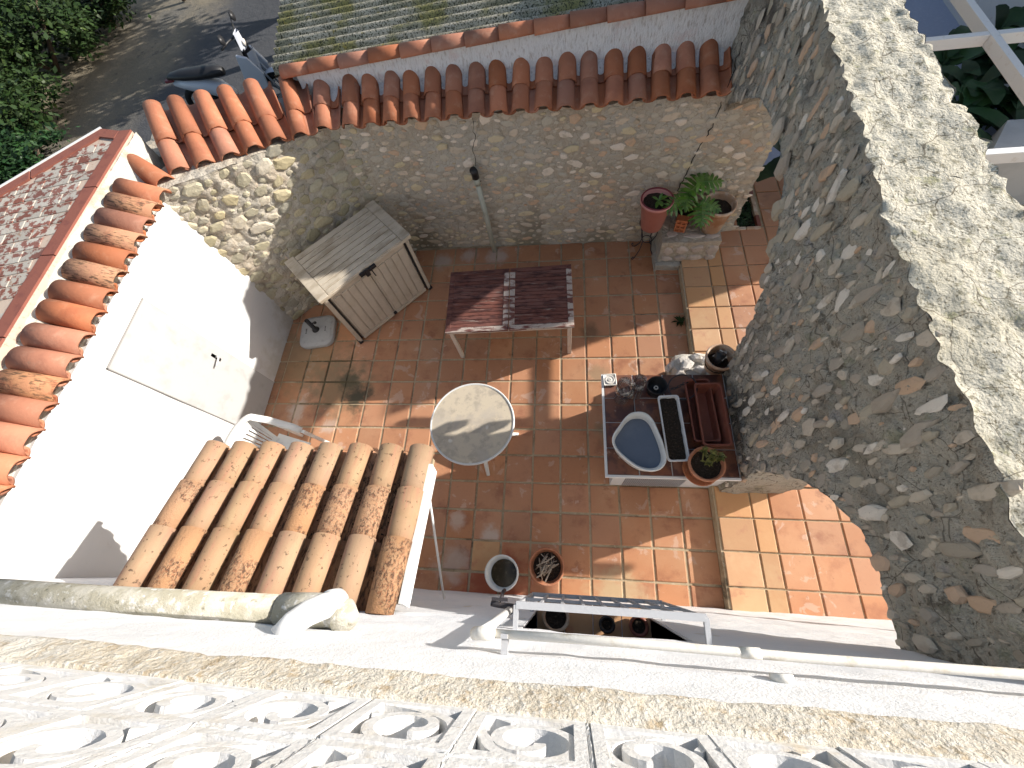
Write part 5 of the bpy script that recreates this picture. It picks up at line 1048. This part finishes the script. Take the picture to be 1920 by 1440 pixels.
# local x forward, wheels on ground
for nm, x in (('wheel', -1.95), ('wheel', 1.95)):
    b = MB(); rg = []
    pts = [(x+.66*math.cos(i*math.pi/16), 0, .78+.66*math.sin(i*math.pi/16)) for i in range(32)]; b.tube(pts, .13, 10, closed=True); wh = b.build(nm, MA['rubber'], sc_, smooth=True)
    b = MB(); b.tube([(x, -.1, .78), (x, .1, .78)], .14, 12); 
    for k in range(5): a = k*2*math.pi/5; b.bar((x, 0, .78), (x+.56*math.cos(a), 0, .78+.56*math.sin(a)), .09, .07, up=(0, 1, 0))
    b.build('rim', MA['galv'], wh)
def body(profile, name, mat, smooth=True):
    """profile: list of (x, z centre, half width, half height)"""
    b = MB(); rings = []
    for x, zc, w, h in profile: rings.append([(x, w*math.cos(a)*(1 if abs(math.cos(a)) > .3 else 1), zc+h*math.sin(a)) for a in [i*math.pi/8 for i in range(16)]])
    b.loft(rings); return b.build(name, mat, sc_, smooth=smooth)
body([(-2.75, 2.0, .08, .05), (-2.5, 2.05, .2, .12), (-2.0, 2.02, .3, .2), (-1.2, 1.98, .38, .22), (-.5, 1.95, .32, .22), (-.15, 1.9, .18, .15)], 'seat', MA['black'])
body([(-2.6, 1.75, .12, .1), (-2.0, 1.65, .28, .28), (-1.2, 1.45, .34, .38), (-.6, 1.2, .36, .4), (-.3, .95, .3, .2)], 'rear_bodywork', MA['silver'])
body([(-1.6, .75, .2, .2), (-.8, .7, .26, .24), (.2, .6, .24, .12), (.9, .6, .24, .1)], 'engine', MA['black'])
b = MB(); b.grid(lambda u, v: (.72+.62*v+.12*math.sin(math.pi*v), (u-.5)*(.95-.25*v+.1*math.sin(math.pi*v)), .62+2.0*v), 8, 10); b.grid(lambda u, v: (.8+.62*v+.12*math.sin(math.pi*v), (.5-u)*(.95-.25*v), .62+2.0*v), 8, 10); b.build('leg_shield', MA['black'], sc_, smooth=True)
b = MB(); b.grid(lambda u, v: (.95+.55*v+.18*math.sin(math.pi*u)+.1*math.sin(math.pi*v), (.5-u)*(.98-.3*v), .8+1.7*v), 10, 10); b.build('front_fairing', MA['silver'], sc_, smooth=True)
b = MB(); b.grid(lambda u, v: (1.95-.86*math.cos(.35+u*2.1), (v-.5)*.42*(1-.3*abs(u-.5)), .78+.86*math.sin(.35+u*2.1)+.03*math.sin(math.pi*v)), 14, 6); b.build('front_mudguard', MA['silver'], sc_, smooth=True)
for sy in (-1, 1):
    b = MB(); o1 = [(1.05, 2.55), (1.45, 2.4), (1.75, 1.75), (1.6, .95), (.75, .62), (.5, .95), (.85, 1.8)]; r1_ = [(x, sy*.5, z) for x, z in o1]; r2_ = [(x*.97+.03, sy*.36, z) for x, z in o1]; b.loft([r2_, r1_] if sy > 0 else [r1_, r2_]); b.build('side_fairing', MA['silver'], sc_, bevel=.03)
for sy in (-1, 1): b = MB(); b.tube([(1.95, sy*.18, .78), (1.5, sy*.16, 2.0)], .05, 8); b.build('fork_leg', MA['galv'], sc_, smooth=True)
b = MB(); b.tube([(1.3, 0, 2.3), (1.22, 0, 2.9)], .1, 10); b.tube([(.95, -.95, 3.02), (1.12, -.5, 3.05), (1.2, 0, 2.98), (1.12, .5, 3.05), (.95, .95, 3.02)], .045, 8); hb_ = b.build('handlebar', MA['black'], sc_, smooth=True)
for sy in (-1, 1): b = MB(); b.tube([(1.05, sy*.62, 3.05), (1.1, sy*.85, 3.3)], .02, 6); b.lathe([(0, 0), (.17, .02), (.18, .06), (0, .08)], (1.12, sy*.92, 3.3), 14, T=Matrix.Rotation(math.radians(80), 3, 'Y')); b.build('mirror', MA['black'], hb_, smooth=True)
b = MB(); b.grid(lambda u, v: (1.32+.14*math.sin(math.pi*u)+.06*v, (.5-u)*.62*(1-.3*v), 2.55+.6*v), 8, 6); b.grid(lambda u, v: (1.3+.06*v, (u-.5)*.6*(1-.3*v), 2.56+.6*v), 8, 6); b.build('headlight_cowl', MA['silver'], sc_, smooth=True)
b = MB(); b.lathe([(0, 0), (.14, .0), (.12, .06), (0, .09)], (1.46, 0, 2.75), 14, T=Matrix.Rotation(math.radians(90), 3, 'Y')); b.build('headlight', MA['ceramic'], sc_, smooth=True)
b = MB(); b.box(-2.9, -2.55, -.12, .12, 1.85, 1.95); b.build('tail_light', MA['pink_dark'], sc_, bevel=.02)
post = thing('wooden_post', 'short dark wooden post in the dirt at the top edge of the picture', 'post', (-24.9, 24.2, SZ)); b = MB(); b.tube([(0, 0, 0), (.02, 0, .6), (.05, .03, 1.1)], [.16, .15, .14], 10); b.build('post_shaft', MA['bark'], post, smooth=True)
def crown(b, c, rx, ry, rz, n, ls, r, clumps=26):
    cs = []
    for q in range(clumps):
        d = Vector((r.gauss(0, 1), r.gauss(0, 1), r.gauss(0, 1))).normalized()*r.uniform(.45, 1); cs.append((Vector((d.x*rx, d.y*ry, d.z*rz)), r.uniform(.22, .42)))
    for q in range(n):
        cc, cr = r.choice(cs); p = Vector(c)+cc+Vector((r.gauss(0, 1)*rx, r.gauss(0, 1)*ry, r.gauss(0, 1)*rz))*cr*.55
        d = Vector((r.uniform(-1, 1), r.uniform(-1, 1), r.uniform(-.6, .6))).normalized(); s_ = d.cross(Vector((r.uniform(-.5, .5), r.uniform(-.5, .5), 1))).normalized(); l = ls*r.uniform(.6, 1.3)
        b.add([p, p+d*l*.5+s_*l*.28, p+d*l, p+d*l*.5-s_*l*.28], [(0, 1, 2, 3)])
def shrub(c, rx, ry, rz, n, label, seed, ls=.32, mat='leaf'):
    r = random.Random(seed); t = thing('shrub', label, 'shrub', c); b = MB(); crown(b, (0, 0, rz*.9), rx, ry, rz, n, ls, r); b.build('foliage', MA[mat], t, kind='stuff')
    for q in range(4): a = r.uniform(0, 6.28); b = MB(); b.tube([(0, 0, 0), (.3*rx*math.cos(a), .3*ry*math.sin(a), rz*.6), (.6*rx*math.cos(a), .6*ry*math.sin(a), rz*1.2)], [.14, .09, .04], 7); b.build('stem', MA['bark'], t, smooth=True)
shrub((-30.5, 17.5, SZ), 3.6, 3.4, 2.4, 9000, 'largest leafy green shrub along the dirt street, nearest the frame corner', 1)
shrub((-30.0, 12.0, SZ), 3.2, 3.2, 2.0, 7000, 'rounded green shrub beside the street, lower neighbour of the largest one', 2)
shrub((-29.0, 22.0, SZ), 2.2, 2.6, 1.9, 5000, 'sunlit shrub at the top edge of the picture beside the street', 3)
shrub((-36.0, 19.0, SZ), 4.5, 4.5, 3.0, 6000, 'tall dark shrub behind the street side shrubs in the frame corner', 4, .4, 'leaf_dark')
shrub((-30.5, 6.5, SZ), 3.2, 3.2, 1.8, 5000, 'low dark shrub in deep shade beside the street at the left edge', 5, .32, 'leaf_dark')
shrub((-26.6, 9.0, SZ), 1.6, 1.8, .7, 2200, 'ground hugging dark shrub at the edge of the dirt street', 6, .28, 'leaf_dark')
def tree(c, h, rx, rz, n, label, seed):
    r = random.Random(seed); t = thing('tree', label, 'tree', c); b = MB(); b.tube([(0, 0, 0), (.2, .1, h*.4), (.1, -.1, h*.8)], [.45, .32, .2], 10); tr = b.build('trunk', MA['bark'], t, smooth=True)
    for q in range(6): a = q*1.05+r.random(); b = MB(); b.tube([(.15, 0, h*.5), (rx*.4*math.cos(a), rx*.4*math.sin(a), h*.75), (rx*.8*math.cos(a), rx*.8*math.sin(a), h)], [.16, .1, .04], 7); b.build('limb', MA['bark'], tr, smooth=True)
    b = MB(); crown(b, (0, 0, h), rx, rx, rz, n, .5, r, 34); b.build('crown', MA['leaf'], t, kind='stuff')
tree((-9.5, 23.5, SZ), 7.0, 4.2, 1.6, 3400, 'tree behind the shed shading the dirt street', 1)
tree((-13.5, 17.5, SZ), 5.2, 1.3, .9, 500, 'small sparse tree beside the shed', 2)
tree((-17, 31, SZ), 7.5, 4.2, 2.2, 5000, 'tree further along the dirt street', 3)

nh = thing('shade_house', 'white house beyond the pergola, added out of view to cast shade on the patio', 'house', (24, 16, 0)); b = MB()  # unseen house, added and skewed so its corner shades the back of the patio
def prism(b, pts, z0, z1): b.loft([[(x, y, z0) for x, y in pts], [(x, y, z1) for x, y in pts]])
prism(b, [(19.2, 7.9), (30, 13.5), (30, 26), (19.2, 26)], -.5, 12); b.build('wall', MA['limewash'], nh, world=True)
b = MB(); prism(b, [(19.0, 7.8), (30.2, 13.4), (30.2, 26.3), (19.0, 26.3)], 12.01, 12.3); b.build('roof', MA['roof'], nh, world=True)
for k in range(4):
    b = MB(); b.box(19.12, 19.18, 11.6+k*3.6, 13.2+k*3.6, 2.8, 6.4); w_ = b.build('window', MA['white_paint'], nh, world=True); b = MB(); b.box(19.08, 19.1, 11.75+k*3.6, 13.05+k*3.6, 2.95, 6.25); b.build('pane', MA['pane'], w_, world=True)
